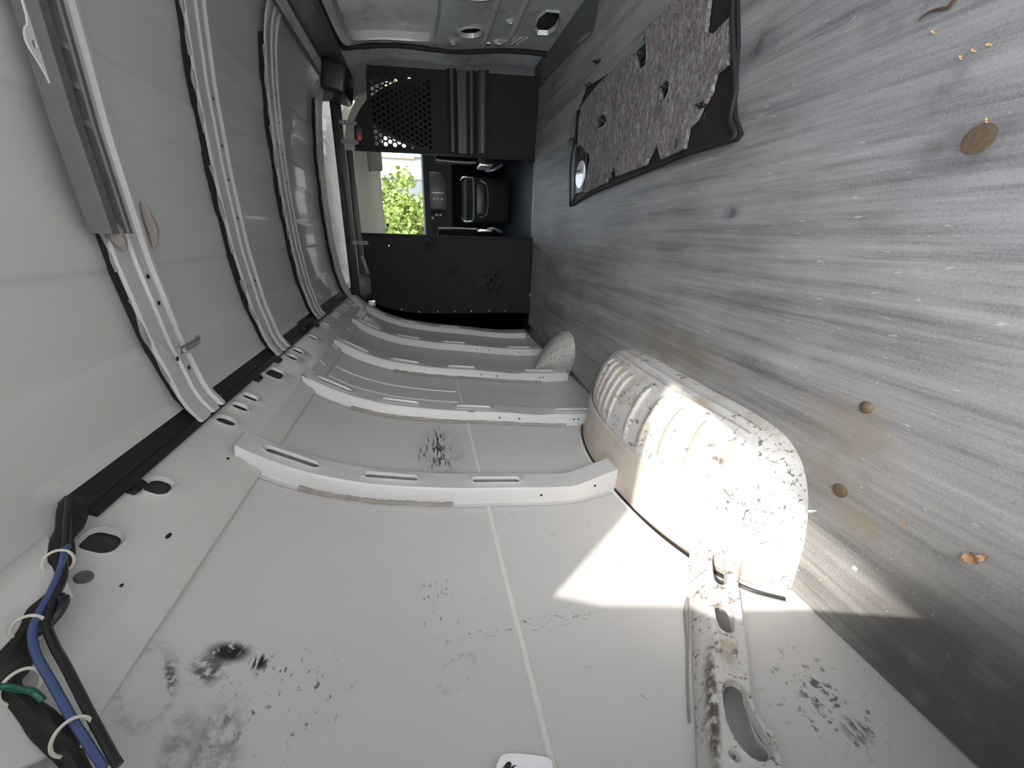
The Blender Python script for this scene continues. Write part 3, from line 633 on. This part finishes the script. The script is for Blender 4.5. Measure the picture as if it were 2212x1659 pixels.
bm = plate(lambda y, z, d: Vector((WX(z)+.0012, y, z)), emb, (), .01); mesh('emblem', bm, M_ink, o).location = (0, -.003, .002)
bm = NB(); tube(bm, [(WX(.699)+.0008, .2985+.0048*math.cos(a), .699+.0035*math.sin(a)) for a in [2*PI*k/16 for k in range(17)]], .0009, 5); mesh('printed_ring', bm, M_ink, o)
# door trim panel lying face down
t = thing('door_trim_panel', 'upturned door trim panel with grey felt backing lying on the floor', 'trim panel')
base = [(.476, 2.251), (.535, 2.17), (.552, 2.163), (.530, 1.908), (.522, 1.702), (.527, 1.571), (.570, 1.42), (.60, 1.25), (.60, 1.15), (.452, 1.137), (.343, 1.10), (.238, 1.082), (.175, 1.056), (.133, 1.022), (.119, 1.035), (.119, 1.077), (.119, 1.24), (.105, 1.452), (.088, 1.704), (.068, 1.998), (.030, 2.268), (.087, 2.225), (.288, 2.245), (.35, 2.238)]
bm = plate(lambda x, y, d: Vector((x, y, .012+d)), base, [stadium(.21, 1.195, .018, .01, 3)], .05, thick=.011); mesh('panel_shell', bm, M_trimp, t)
felt = [(.478, 2.186), (.511, 2.001), (.521, 1.80), (.524, 1.696), (.505, 1.66), (.520, 1.633), (.552, 1.587), (.562, 1.42), (.585, 1.25), (.49, 1.236), (.417, 1.229), (.4, 1.19), (.411, 1.136), (.306, 1.113), (.298, 1.153), (.256, 1.158), (.225, 1.19), (.203, 1.209), (.19, 1.24), (.136, 1.244), (.125, 1.368), (.176, 1.403), (.170, 1.43), (.122, 1.47), (.112, 1.70), (.145, 1.72), (.150, 1.75), (.100, 1.80), (.076, 2.045), (.150, 2.03), (.218, 2.0), (.245, 2.02), (.272, 2.08), (.300, 2.12), (.305, 2.19), (.40, 2.19)]
fh = [smooth_poly([(.347, 1.436), (.357, 1.388), (.311, 1.376), (.300, 1.425)], 1), smooth_poly([(.381, 1.956), (.37, 1.862), (.335, 1.847), (.333, 1.958)], 1), [(.540, 1.652), (.537, 1.580), (.462, 1.556), (.447, 1.562), (.452, 1.618)]]
bm = plate(lambda x, y, d: Vector((x, y, .026+.003*noise.noise(Vector((x*14, y*14, 0)))+d)), felt, fh, .025, (.006, .004), thick=.012); mesh('felt_backing', bm, M_felt, t)
bm = NB(); tube(bm, [(.60, 1.15, .02), (.452, 1.140, .02), (.343, 1.104, .021), (.238, 1.06, .022), (.175, 1.058, .024), (.133, 1.026, .026), (.121, 1.038, .026), (.121, 1.10, .024), (.121, 1.24, .020), (.107, 1.452, .018), (.09, 1.704, .016), (.07, 1.998, .014), (.034, 2.262, .012)], .0065, 8); mesh('edge_rim', bm, M_trimp, t)
bm = NB(); tube(bm, [(.034, 2.262, .012), (.087, 2.222, .03), (.20, 2.235, .035), (.288, 2.242, .03), (.35, 2.235, .02), (.476, 2.249, .014)], .006, 6); mesh('edge_rim', bm, M_trimp, t)
for (x, y, sx, s2, h) in ((.34, 1.405, .02, .022, .026), (.357, 1.905, .022, .04, .026), (.495, 1.60, .03, .022, .026), (.345, 2.28, .03, .03, .03), (.235, 1.19, .012, .02, .03), (.552, 2.125, .012, .02, .02), (.615, 2.04, .008, .03, .02)):
    bm = NB(); box(bm, (x-sx*.6, y-s2*.6, .004), (x+sx*.6, y+s2*.6, h), .003); box(bm, (x-sx*.2, y-s2*.3, .004), (x+sx*.2, y+s2*.3, h+.014), .003); mesh('retaining_clip', bm, M_black, t)
for (x0, y0, x1, y1) in ((.14, 1.28, .17, 1.38), (.13, 1.25, .135, 1.36), (.11, 1.74, .135, 1.79), (.10, 1.80, .14, 1.87), (.09, 1.9, .13, 1.95)):
    bm = NB(); box(bm, (x0, y0, .01), (x1, y0+.006, .03), .002); mesh('stiffening_rib', bm, M_black, t)
bm = plate(lambda x, y, d: Vector((x, y, .034+d-.006*((x-.165)/.07)**2)), stadium(.168, 2.10, .062, .05, 6), (), .02, thick=.012); ln = mesh('lamp_lens', bm, M_lens, t); ln['label'] = 'white oval lamp lens'
bm = NB(); box(bm, (.085, 2.05, .012), (.255, 2.165, .026), .006); mesh('lamp_holder', bm, M_black, t)
bm = NB(); tube(bm, [(.18, 2.06, .047), (.183, 2.14, .047)], .003, 5); mesh('lens_clip', bm, M_black, ln)
# loose strip of felt-coloured cloth/paper by the door
def on_floor(name, label, cat, bm, m, group=None): return tag(mesh(name, bm, m), label, cat, group)
# floor bolts
for i, (x, y, r, lab) in enumerate(((-.609, .523, .0145, 'rusty round bolt head nearest the wheel arch'), (-.423, .532, .012, 'rusty round bolt head under a pale scrape in the floor mat'), (.026, .519, .021, 'dirt-caked flat bolt head in a dark patch by the right edge'), (-.056, 1.005, .012, 'dark sunken bolt head below the felt trim panel'), (.317, 1.029, .014, 'dark sunken bolt head beside the upper corner of the trim panel'))):
    bm = NB()
    if i < 2: cyl(bm, (x, y, 0), (0, 0, 1), r, r, .0028, 18, ((1.02, .6), (.9, 1.4), (.6, 2.2), (.2, 2.6)))
    else: cyl(bm, (x, y, 0), (0, 0, 1), r, r, .001, 18, ((1, .8), (.8, 1.4), (.4, 1.2)))
    on_floor('floor_bolt', lab, 'bolt', bm, M_rust if i < 3 else M_grey, 'bolts in the floor mat')
# debris
def leafmesh(x, y, L_, W_, a, h=.006):
    bm = NB(); n = 8
    def f(u, v):
        s = L_*(u-.5); w_ = W_*math.sin(PI*min(.98, max(.02, u)))*(v-.5)*(1+.3*math.sin(u*19)); z = .0015+h*math.sin(u*5)**2+abs(v-.5)*h
        return Vector((x+s*math.cos(a)-w_*math.sin(a), y+s*math.sin(a)+w_*math.cos(a), z))
    return grid(f, n, 6, bm)
on_floor('dried_leaf', 'curled dry pinkish-tan leaf on the mat near the lower right', 'leaf', leafmesh(-.583, .311, .032, .018, 2.4, .008), M_leaf)
on_floor('leaf_fragment', 'small reddish-tan leaf scrap between the sun patch and dried leaf', 'leaf', leafmesh(-.594, .405, .012, .006, 1.0, .003), M_leaf)
on_floor('paper_scrap', 'tiny white paper scrap in the sunlit patch of floor', 'paper scrap', leafmesh(-.741, .446, .012, .010, .4, .003), M_paper)
on_floor('paper_flake', 'white flake sticking out at the wheel arch corner', 'paper scrap', leafmesh(-.688, .558, .022, .007, 2.3, .004), M_paper)
for x, y, a, lab in ((.146, .580, .6, 'orange seed husk, lowest of the three near the top right'), (.150, .566, .9, 'orange seed husk, middle of the three near the top right'), (.151, .549, 1.1, 'pale yellow seed husk, furthest right of the three'), (.197, .633, .8, 'pale seed husk alone beyond the three seed husks'), (.049, .516, .4, 'orange seed husk lying on the dirt-caked bolt head')):
    on_floor('seed_husk', lab, 'seed', leafmesh(x, y, .008, .004, a, .003), M_seed, 'seed husks on the floor mat')
bm = NB(); tube(bm, [(.245, .60, .003), (.231, .616, .004), (.224, .623, .003), (.228, .638, .004), (.229, .654, .003), (.224, .662, .003)], lambda q: .0034*(1-q*.6), 6); on_floor('twig', 'thin crooked dark twig at the upper right edge', 'twig', bm, M_twig)
random.seed(3)
bm = NB()
for i in range(120):
    x = random.choice((random.gauss(-.74, .05), random.gauss(-.55, .12), random.uniform(-.8, .4))); y = random.choice((random.gauss(.42, .05), random.gauss(.5, .1), random.uniform(.28, 1.0)))
    if x > .9 or x < -.89 or y < .2 or (x < -.55 and y > .53): continue
    t_b = leafmesh(x, y, random.uniform(.0012, .0038), random.uniform(.0008, .0018), random.uniform(0, 3), .0015); merge(bm, t_b)
o = mesh('floor_crumbs', bm, M_crumb); tag(o, 'pale crumbs and grit scattered over the floor mat', 'crumbs', None, 'stuff')

# ================================================================ PARTITION
PT = lambda x, z, d: Vector((x, YP-d, z))
t = thing('partition_panel', 'plain dark partition panel on the left of the doorway', 'partition')
holes = [stadium(x, z, r, r*.8, 4) for x, z, r in ((-.222, 1.057, .006), (-.197, .775, .007), (-.455, .317, .010), (-.42, .35, .004), (-.42, .29, .004), (-.49, .35, .004), (-.49, .29, .004), (-.49, .24, .004), (-.52, .33, .004), (-.52, .27, .004), (-.38, .62, .004), (-.47, .56, .005))]
bm = plate(PT, [(-.146, .004), (-.149, 1.234), (-.577, 1.232), (-.60, 1.225), (-.628, 1.195), (-.665, 1.10), (-.692, .996), (-.705, .85), (-.710, .734), (-.712, .232), (-.715, .004)], holes, .08, (.003, .002), thick=.003)
mesh('panel_sheet', bm, M_part, t)
bm = NB(); box(bm, (-.162, YP-.004, .004), (-.140, YP+.03, 1.234), .003); mesh('edge_flange', bm, M_part, t)
for z in (1.0, .87, .73, .60, .47, .33, .2):
    bm = NB(); cyl(bm, (-.695+.02*(z > .95), YP-.003, z), (0, -1, 0), .006, .005, .004, 10); mesh('rivet', bm, M_silver, t)
t = thing('partition_panel', 'dark partition panel with round-holed mesh on the right of the doorway', 'partition')
mh = []
r = .0128; px_, pz_ = .0335, .029
row = 0; z = .735
while z < 1.095:
    x = .412+(px_/2 if row % 2 else 0)
    while x < .80:
        lim = .795-(z-.72)*.09
        if x < lim and not (x-.55 > (1.208-z)*1.0+.12): mh.append(stadium(x, z, r, r, 2, r))
        x += px_
    z += pz_; row += 1
bm = plate(PT, [(.386, .004), (.360, 1.222), (.525, 1.212), (.60, 1.165), (.651, 1.122), (.80, 1.112), (.834, 1.104), (.845, .8), (.875, .004)], mh, .09, thick=.003)
mesh('mesh_panel', bm, M_part, t)
for z0, z1 in ((.552, .618), (.424, .488)):
    bm = plate(lambda x, z, d: Vector((x, YP-.004-.016*math.sin(PI*min(1, max(0, (z-z0)/(z1-z0)))), z)), [(.392, z0), (.862, z0), (.858, z1), (.386, z1)], (), .012); mesh('pressed_rib', bm, M_bar, t)
bm = plate(lambda x, z, d: Vector((x, YP-.006, z)), [(.392, .492), (.865, .492), (.860, .548), (.388, .548)], (), .05); mesh('pressed_rib', bm, M_bar, t)
bm = plate(lambda x, z, d: Vector((x, YP-.008-.010*math.sin(PI*min(1, max(0, (z-.340)/.075))), z)), [(.40, .340), (.875, .340), (.870, .415), (.396, .415)], (), .012); mesh('pressed_rib', bm, M_bar, t)
bm = NB(); box(bm, (.372, YP-.004, .004), (.394, YP+.03, 1.21), .003); mesh('edge_flange', bm, M_part, t)
bm = NB(); box(bm, (.425, YP-.03, 1.165), (.495, YP-.006, 1.205), .003); mesh('latch_plate', bm, M_bar, t)
bm = NB(); box(bm, (.412, YP-.045, 1.172), (.45, YP-.028, 1.198), .004); q = mesh('latch_handle', bm, M_red, t); q['label'] = 'red latch handle'
t = thing('partition_header', 'dark steel crossbar above the partition doorway', 'crossbar')
bm = NB(); box(bm, (-.60, YP-.02, 1.236), (.36, YP+.03, 1.276), .004); mesh('lower_bar', bm, M_bar, t)
bm = NB(); box(bm, (-.57, YP+.02, 1.288), (.66, YP+.06, 1.350), .004); mesh('upper_bar', bm, M_bar, t)
bm = NB(); box(bm, (-.60, YP+.28, 1.352), (.72, YP+.32, 1.385), .004); mesh('rear_bar', bm, M_bar, t)
for x in (.51, .405, -.205):
    bm = plate(lambda a, z, d: Vector((a, YP-.03-d, z)), stadium(x, 1.245, .013, .055, 4), [stadium(x, 1.275, .005, .005, 3), stadium(x, 1.25, .005, .005, 3), stadium(x, 1.225, .005, .005, 3)], .03, thick=.003); mesh('strap_bracket', bm, M_grey, t)
bm = NB(); box(bm, (-.42, YP-.035, 1.215), (-.29, YP-.028, 1.24), .002, Matrix.Rotation(-.25, 4, 'Y')); mesh('strap_bracket', bm, M_grey, t)
bm = NB(); tube(bm, [(.45, YP+.06, 1.335), (.2, YP+.02, 1.32), (0, YP-.0, 1.313), (-.15, YP-.01, 1.32), (-.22, YP-.0, 1.325)], .006, 6); tag(mesh('cable', bm, M_wire), 'black cable sagging along the top of the partition crossbar', 'wire')
t = thing('pillar_cover', 'brown-grey plastic pillar cover at the upper left partition corner', 'pillar cover')
bm = grid(lambda u, v: Vector((-.495+.085*math.cos(PI*u)*(1-.35*v*v), YP-.01-.055*math.sin(PI*u)*(1-.5*v*v), 1.275-.075*v)), 16, 8); mesh('cover_shell', bm, plain('brown_trim', (.13, .11, .095), .5, 0, 20, .2), t)
bm = NB(); box(bm, (-.64, YP-.05, 1.18), (-.60, YP-.04, 1.23), .002); mesh('metal_tab', bm, M_silver, t)

# ================================================================ CAB
bm = NB(); box(bm, (-.95, 3.12, -.05), (1.04, 5.1, -.03)); mesh('cab_floor', bm, M_cab, floor)
bm = NB(); box(bm, (-.14, 3.085, -.006), (.40, 3.13, .004), .002); mesh('threshold', bm, M_grey, floor)
WB = lambda x, z, d: Vector((x, 4.22+(1.16-z)*2.1-.35*((x-.1)/.9)**2+d, z))
hl = grid(lambda u, v: (lambda x: Vector((x, 3.72+.53*u-.35*((x-.1)/.9)**2*u, 1.385-.02*u-.21*u**3-.10*((x-.05)/.7)**4+.012*math.sin(u*7+x*3))))(-.72+1.6*v), 16, 24)
mesh('headliner', hl, M_head, ceiling)
bm = NB(); box(bm, (-.97, 3.32, 1.50), (1.06, 4.02, 1.53)); mesh('cab_roof', bm, M_head, ceiling)
bm = plate(lambda x, y, d: Vector((x, y, 1.51-.42*(y-4.0)+d)), [(-.97, 4.0), (1.06, 4.0), (1.0, 4.7), (.1, 4.42), (-.9, 4.7)], (), .2, thick=.02); mesh('cab_roof', bm, M_head, ceiling)
t = thing('sun_visor', 'padded grey sun visor folded up at the top right of the windscreen', 'sun visor')
bm = NB(); box(bm, (.365, 4.0, 1.125), (.62, 4.025, 1.245), .02, None, 3); mesh('visor_pad', bm, M_visor, t)
bm = NB(); tube(bm, [(.36, 4.03, 1.235), (.62, 4.03, 1.24)], .008, 6); mesh('visor_rod', bm, M_black, t)
bm = NB(); box(bm, (-.085, 4.1, 1.115), (-.055, 4.13, 1.14), .006); tag(mesh('visor_clip', bm, M_black), 'small black visor clip on the headliner edge', 'clip')
bm = plate(WB, [(-.80, .72), (-.72, 1.10), (-.4, 1.155), (.1, 1.165), (.6, 1.155), (.92, 1.10), (1.0, .72)], (), .1)
tag(mesh('window_1', bm, M_glass), 'windscreen seen through the partition doorway', None, None, 'structure')
def side(x, s):
    f = lambda y, z, d: Vector((x-s*.16*max(0, z-.6)**1.3-s*d, y, z))
    wn = smooth_poly([(3.42, .66), (3.42, 1.10), (3.95, 1.10), (4.62, .74), (4.62, .66)], 1)
    o = struct('wall_left' if s < 0 else 'wall_right', plate(f, [(3.30, -.2), (3.30, 1.52), (4.0, 1.52), (5.2, .70), (5.2, -.2)], [wn], .12, (.02, .015)), M_dash, 'dark cab door lining on the %s' % ('left' if s < 0 else 'right'))
    w_ = mesh('window_2' if s < 0 else 'window_3', plate(lambda a, z, d: f(a, z, 0), offset_poly(wn, .01), (), .12), M_glass)
    tag(w_, 'cab side window on the %s' % ('driver side' if s < 0 else 'passenger side'), None, None, 'structure')
side(-.95, -1); side(1.04, 1)
t = thing('dashboard', 'dark plastic dashboard below the windscreen', 'dashboard')
bm = grid(lambda u, v: (lambda q, x: Vector((x, q[0]-.10*((x-.05)/.95)**2, q[1])))([(5.12, .70), (4.9, .765), (4.62, .792), (4.56, .775), (4.53, .72), (4.50, .56), (4.46, .50), (4.52, .44), (4.62, .2), (4.70, -.04)][round(v*9)], -.76+1.60*u), 30, 9); mesh('dash_shell', bm, M_dash, t)
bm = NB(); box(bm, (.10, 4.49, .545), (.45, 4.515, .72), .012); mesh('glovebox_panel', bm, M_black, t)
bm = NB(); box(bm, (.255, 4.483, .575), (.260, 4.492, .70), .001); mesh('trim_line', bm, M_silver, t)
for x, z in ((.20, .60), (.20, .64), (.20, .68), (.05, .62), (.05, .66), (.02, .70)):
    bm = NB(); cyl(bm, (x, 4.495, z), (0, -1, 0), .012, .010, .012, 12); mesh('control_knob', bm, M_grey, t)
t = thing('center_console', 'dark centre console with cup tray between the cab seats', 'console')
bm = NB(); box(bm, (-.02, 4.05, -.03), (.37, 4.5, .40), .03, None, 3); mesh('console_body', bm, M_dash, t)
bm = NB(); tube(bm, [(.02, 4.05, .44), (-.01, 4.04, .42), (-.01, 4.04, .36), (.03, 4.04, .33), (.33, 4.04, .33), (.36, 4.04, .36), (.36, 4.04, .42), (.33, 4.05, .45)], .007, 6); mesh('chrome_trim', bm, M_silver, t)
bm = NB(); tube(bm, [(.03, 4.045, .27), (.07, 4.04, .20), (.29, 4.04, .20), (.34, 4.045, .27)], .005, 6); mesh('tray_edge', bm, M_silver, t)
bm = NB(); box(bm, (.05, 4.03, .22), (.31, 4.06, .30), .01); mesh('tray', bm, M_black, t)
def seat(x0, x1, label, s):
    t = thing('cab_seat', label, 'seat', 'front seats in the cab')
    xi = x0 if s > 0 else x1
    pr = [(0, .30), (.015, .7), (.045, .85), (.10, 1.0), (.15, 1.10), (.21, 1.165), (.285, 1.175), (.35, 1.12), (.42, 1.0), (.475, .85), (.49, .3)]
    if s < 0: pr = [(.505-a, z) for a, z in pr][::-1]
    bm = plate(lambda x, z, d: Vector((x, 3.42-d+.10*z, z)), smooth_poly([(x0+a, z) for a, z in pr], 2), (), .08, thick=.13); mesh('backrest', bm, M_seat, t)
    bm = NB(); box(bm, (x0, 3.50, .12), (x1, 4.0, .30), .05, None, 3); mesh('seat_cushion', bm, M_seat, t)
    bm = NB(); box(bm, (x0+.04, 3.45, -.03), (x1-.04, 3.95, .12), .01); mesh('seat_base', bm, M_dash, t)
    bm = NB(); box(bm, (xi-.012-.045*(s > 0), 3.40, .39), (xi+.045-.033*(s > 0), 3.56, .69), .02, None, 3); q = mesh('armrest', bm, M_seat, t)
    bm = NB(); tube(bm, [(xi-.058*s, 3.40, .385), (xi-.060*s, 3.40, .54), (xi-.056*s, 3.40, .69)], .006, 6); mesh('armrest_piping', bm, M_seatl, t)
    bm = NB(); box(bm, (xi-.05*s-.012, 3.50, .24), (xi-.05*s+.012, 3.72, .34), .008); mesh('recline_lever', bm, M_silver, t)
    bm = NB(); tube(bm, [(xi-.04*s, 3.5, .16), (xi-.07*s, 3.6, .22), (xi-.05*s, 3.8, .25)], .012, 6); mesh('seatbelt_buckle_stalk', bm, M_grey, t)
    return t
seat(.445, .93, 'dark passenger seat behind the right partition panel', 1)
seat(-.66, -.145, 'dark driver seat behind the left partition panel', -1)
# ================================================================ REAR FRAME AND ADDED SUN BLOCKERS (behind the camera)
bm = NB(); box(bm, (-.66, -.10, 1.415), (.76, -.01, 1.52), .004); mesh('rear_header', bm, M_rail, ceiling)
bm = NB(); grid(lambda u, v: (lambda z, k: Vector((xs(z)+(0, .06, .06, 0)[k], (-.10, -.10, -.02, -.02)[k], z)))(-.05+1.45*u, round(v*3)), 20, 3, bm); mesh('rear_pillar', bm, M_rail, wall_left)
bm = NB(); grid(lambda u, v: (lambda z, k: Vector((xr(z)-(0, .06, .06, 0)[k], (-.10, -.10, -.02, -.02)[k], z)))(-.05+1.45*u, round(v*3)), 20, 3, bm); mesh('rear_pillar', bm, M_rail, wall_right)
lf = [(-.90, -.08), (-.365, -.08), (-.363, .60), (-.328, .82), (-.285, 1.0), (-.248, 1.18), (-.185, 1.36), (-.12, 1.47), (-.58, 1.47), (-.75, 1.15), (-.84, .83), (-.90, .4)]
struct('sun_blocker_left', plate(lambda x, z, d: Vector((x, -.06-d, z)), lf, (), .12, thick=.04), M_door, 'unseen panel added at the left rear to block sun')  # unseen panel added; its curved edge outlines the sun patch on the wall
def d3(a, z, d): return Vector(((.66 if z > 1.37 else xr(z)-.012)-.165*a-d*.98, -.10-.985*a, z))
struct('sun_blocker_right', plate(d3, [(0, -.08), (0, 1.42), (.86, 1.42), (.92, 1.40), (.95, 1.34), (.96, 1.26), (.96, -.08)], (), .12, thick=.045), M_door, 'unseen door-like panel added at the right rear to block sun')  # unseen panel added; its top edge trims sun on floor and arch
# ================================================================ OUTSIDE
bm = NB(); box(bm, (-60, -60, -.62), (60, 90, -.60)); tag(mesh('ground', bm, plain('concrete', (.46, .45, .43), .9, 0, 1.5, .15)), 'pale concrete yard around the van', None, None, 'structure')
M_bark = plain('bark', (.09, .07, .05), .9, 0, 20, .3)
M_leafg = MatB('tree_leaf'); n1 = M_leafg.noise(1.3, None, 3); M_leafg.set(Base_Color=M_leafg.mix(n1, (.085, .14, .018), (.19, .25, .04)), Roughness=.6); M_leafg.p.inputs['Subsurface Weight'].default_value = 0; M_leafg = M_leafg.m
def tree(x, y, h, rad, n, label, lab):
    t = thing('tree', label, 'tree', 'trees beyond the windscreen')
    bm = NB(); tube(bm, [(x, y, -.6), (x+.1, y, h*.3), (x-.05, y+.1, h*.65), (x+.05, y, h*.9)], lambda q: .22*(1-.7*q), 8); mesh('trunk', bm, M_bark, t)
    bm = NB()
    cl = [(Vector((random.gauss(0, .45), random.gauss(0, .45), random.gauss(0, .42)))*rad+Vector((x, y, h*.62)), rad*random.uniform(.22, .42)) for _ in range(34)]
    for i in range(n):
        c, rr = random.choice(cl); d = Vector((random.gauss(0, 1), random.gauss(0, 1), random.gauss(0, 1))).normalized(); p = c+d*rr*random.uniform(.6, 1)
        a = Vector((random.gauss(0, 1), random.gauss(0, 1), random.gauss(0, 1))).normalized(); e = a.cross(d+Vector((.1, .2, .1))).normalized(); s = random.uniform(.035, .075)*max(1, rad)
        v = [bm.verts.new(p+a*s*k1+e*s*.6*k2) for k1, k2 in ((-1, 0), (0, -1), (1, 0), (0, 1))]; bm.faces.new(v)
    o = mesh('foliage', bm, M_leafg, t, smooth=False); o['kind'] = 'stuff'
tree(.02, 9.4, 2.1, .95, 5200, 'bright green leafy tree at the left of the windscreen view', '')
tree(-3.4, 15, 3.2, 2.0, 2500, 'green tree further left and behind the first tree', '')
# house beyond the windscreen
M_ext = plain('white_cladding', (.50, .51, .52), .7, 0, 8, .04); M_extd = plain('grey_cladding', (.17, .18, .19), .7, 0, 8, .08); M_shed = plain('tan_wall', (.36, .31, .25), .8, 0, 6, .1)
t = thing('house', 'white house wall with vertical cladding boards right of the tree', 'building')
bm = NB(); box(bm, (1.12, 11.6, -.6), (6.2, 18, 1.95)); mesh('wall', bm, M_extd, t)
bm = NB(); grid(lambda u, v: Vector((.95+5.5*u, 11.3+6.9*v, 2.02+.9*(1-abs(2*v-1)))), 4, 4, bm); mesh('roof', bm, plain('roof_sheet', (.55, .56, .57), .6, 0, 6, .1), t)
for i in range(9):
    x = 1.16+i*.5
    bm = NB(); box(bm, (x, 11.52+.02*(i % 2), -.55), (x+(.30 if i % 2 else .40), 11.6, 1.98), .01); mesh('cladding_board', bm, M_ext, t)
bm = NB(); box(bm, (1.60, 11.46, .9), (1.65, 11.53, 1.7), .01); mesh('door_trim', bm, plain('wood_trim', (.5, .28, .12), .7, 0, 10, .2), t)
t = thing('shed', 'low tan shed wall behind the green tree', 'building')
bm = NB(); box(bm, (-.6, 20, -.6), (4.5, 22, .95)); mesh('wall', bm, M_shed, t)
bm = NB(); box(bm, (-.2, 19.95, -.5), (.45, 20.02, .85), .01); mesh('doorway', bm, M_dark, t)
bm = NB(); grid(lambda u, v: Vector((-.8+5.5*u, 19.8+2.4*v, .95+.15*v)), 2, 2, bm); mesh('roof', bm, M_extd, t)
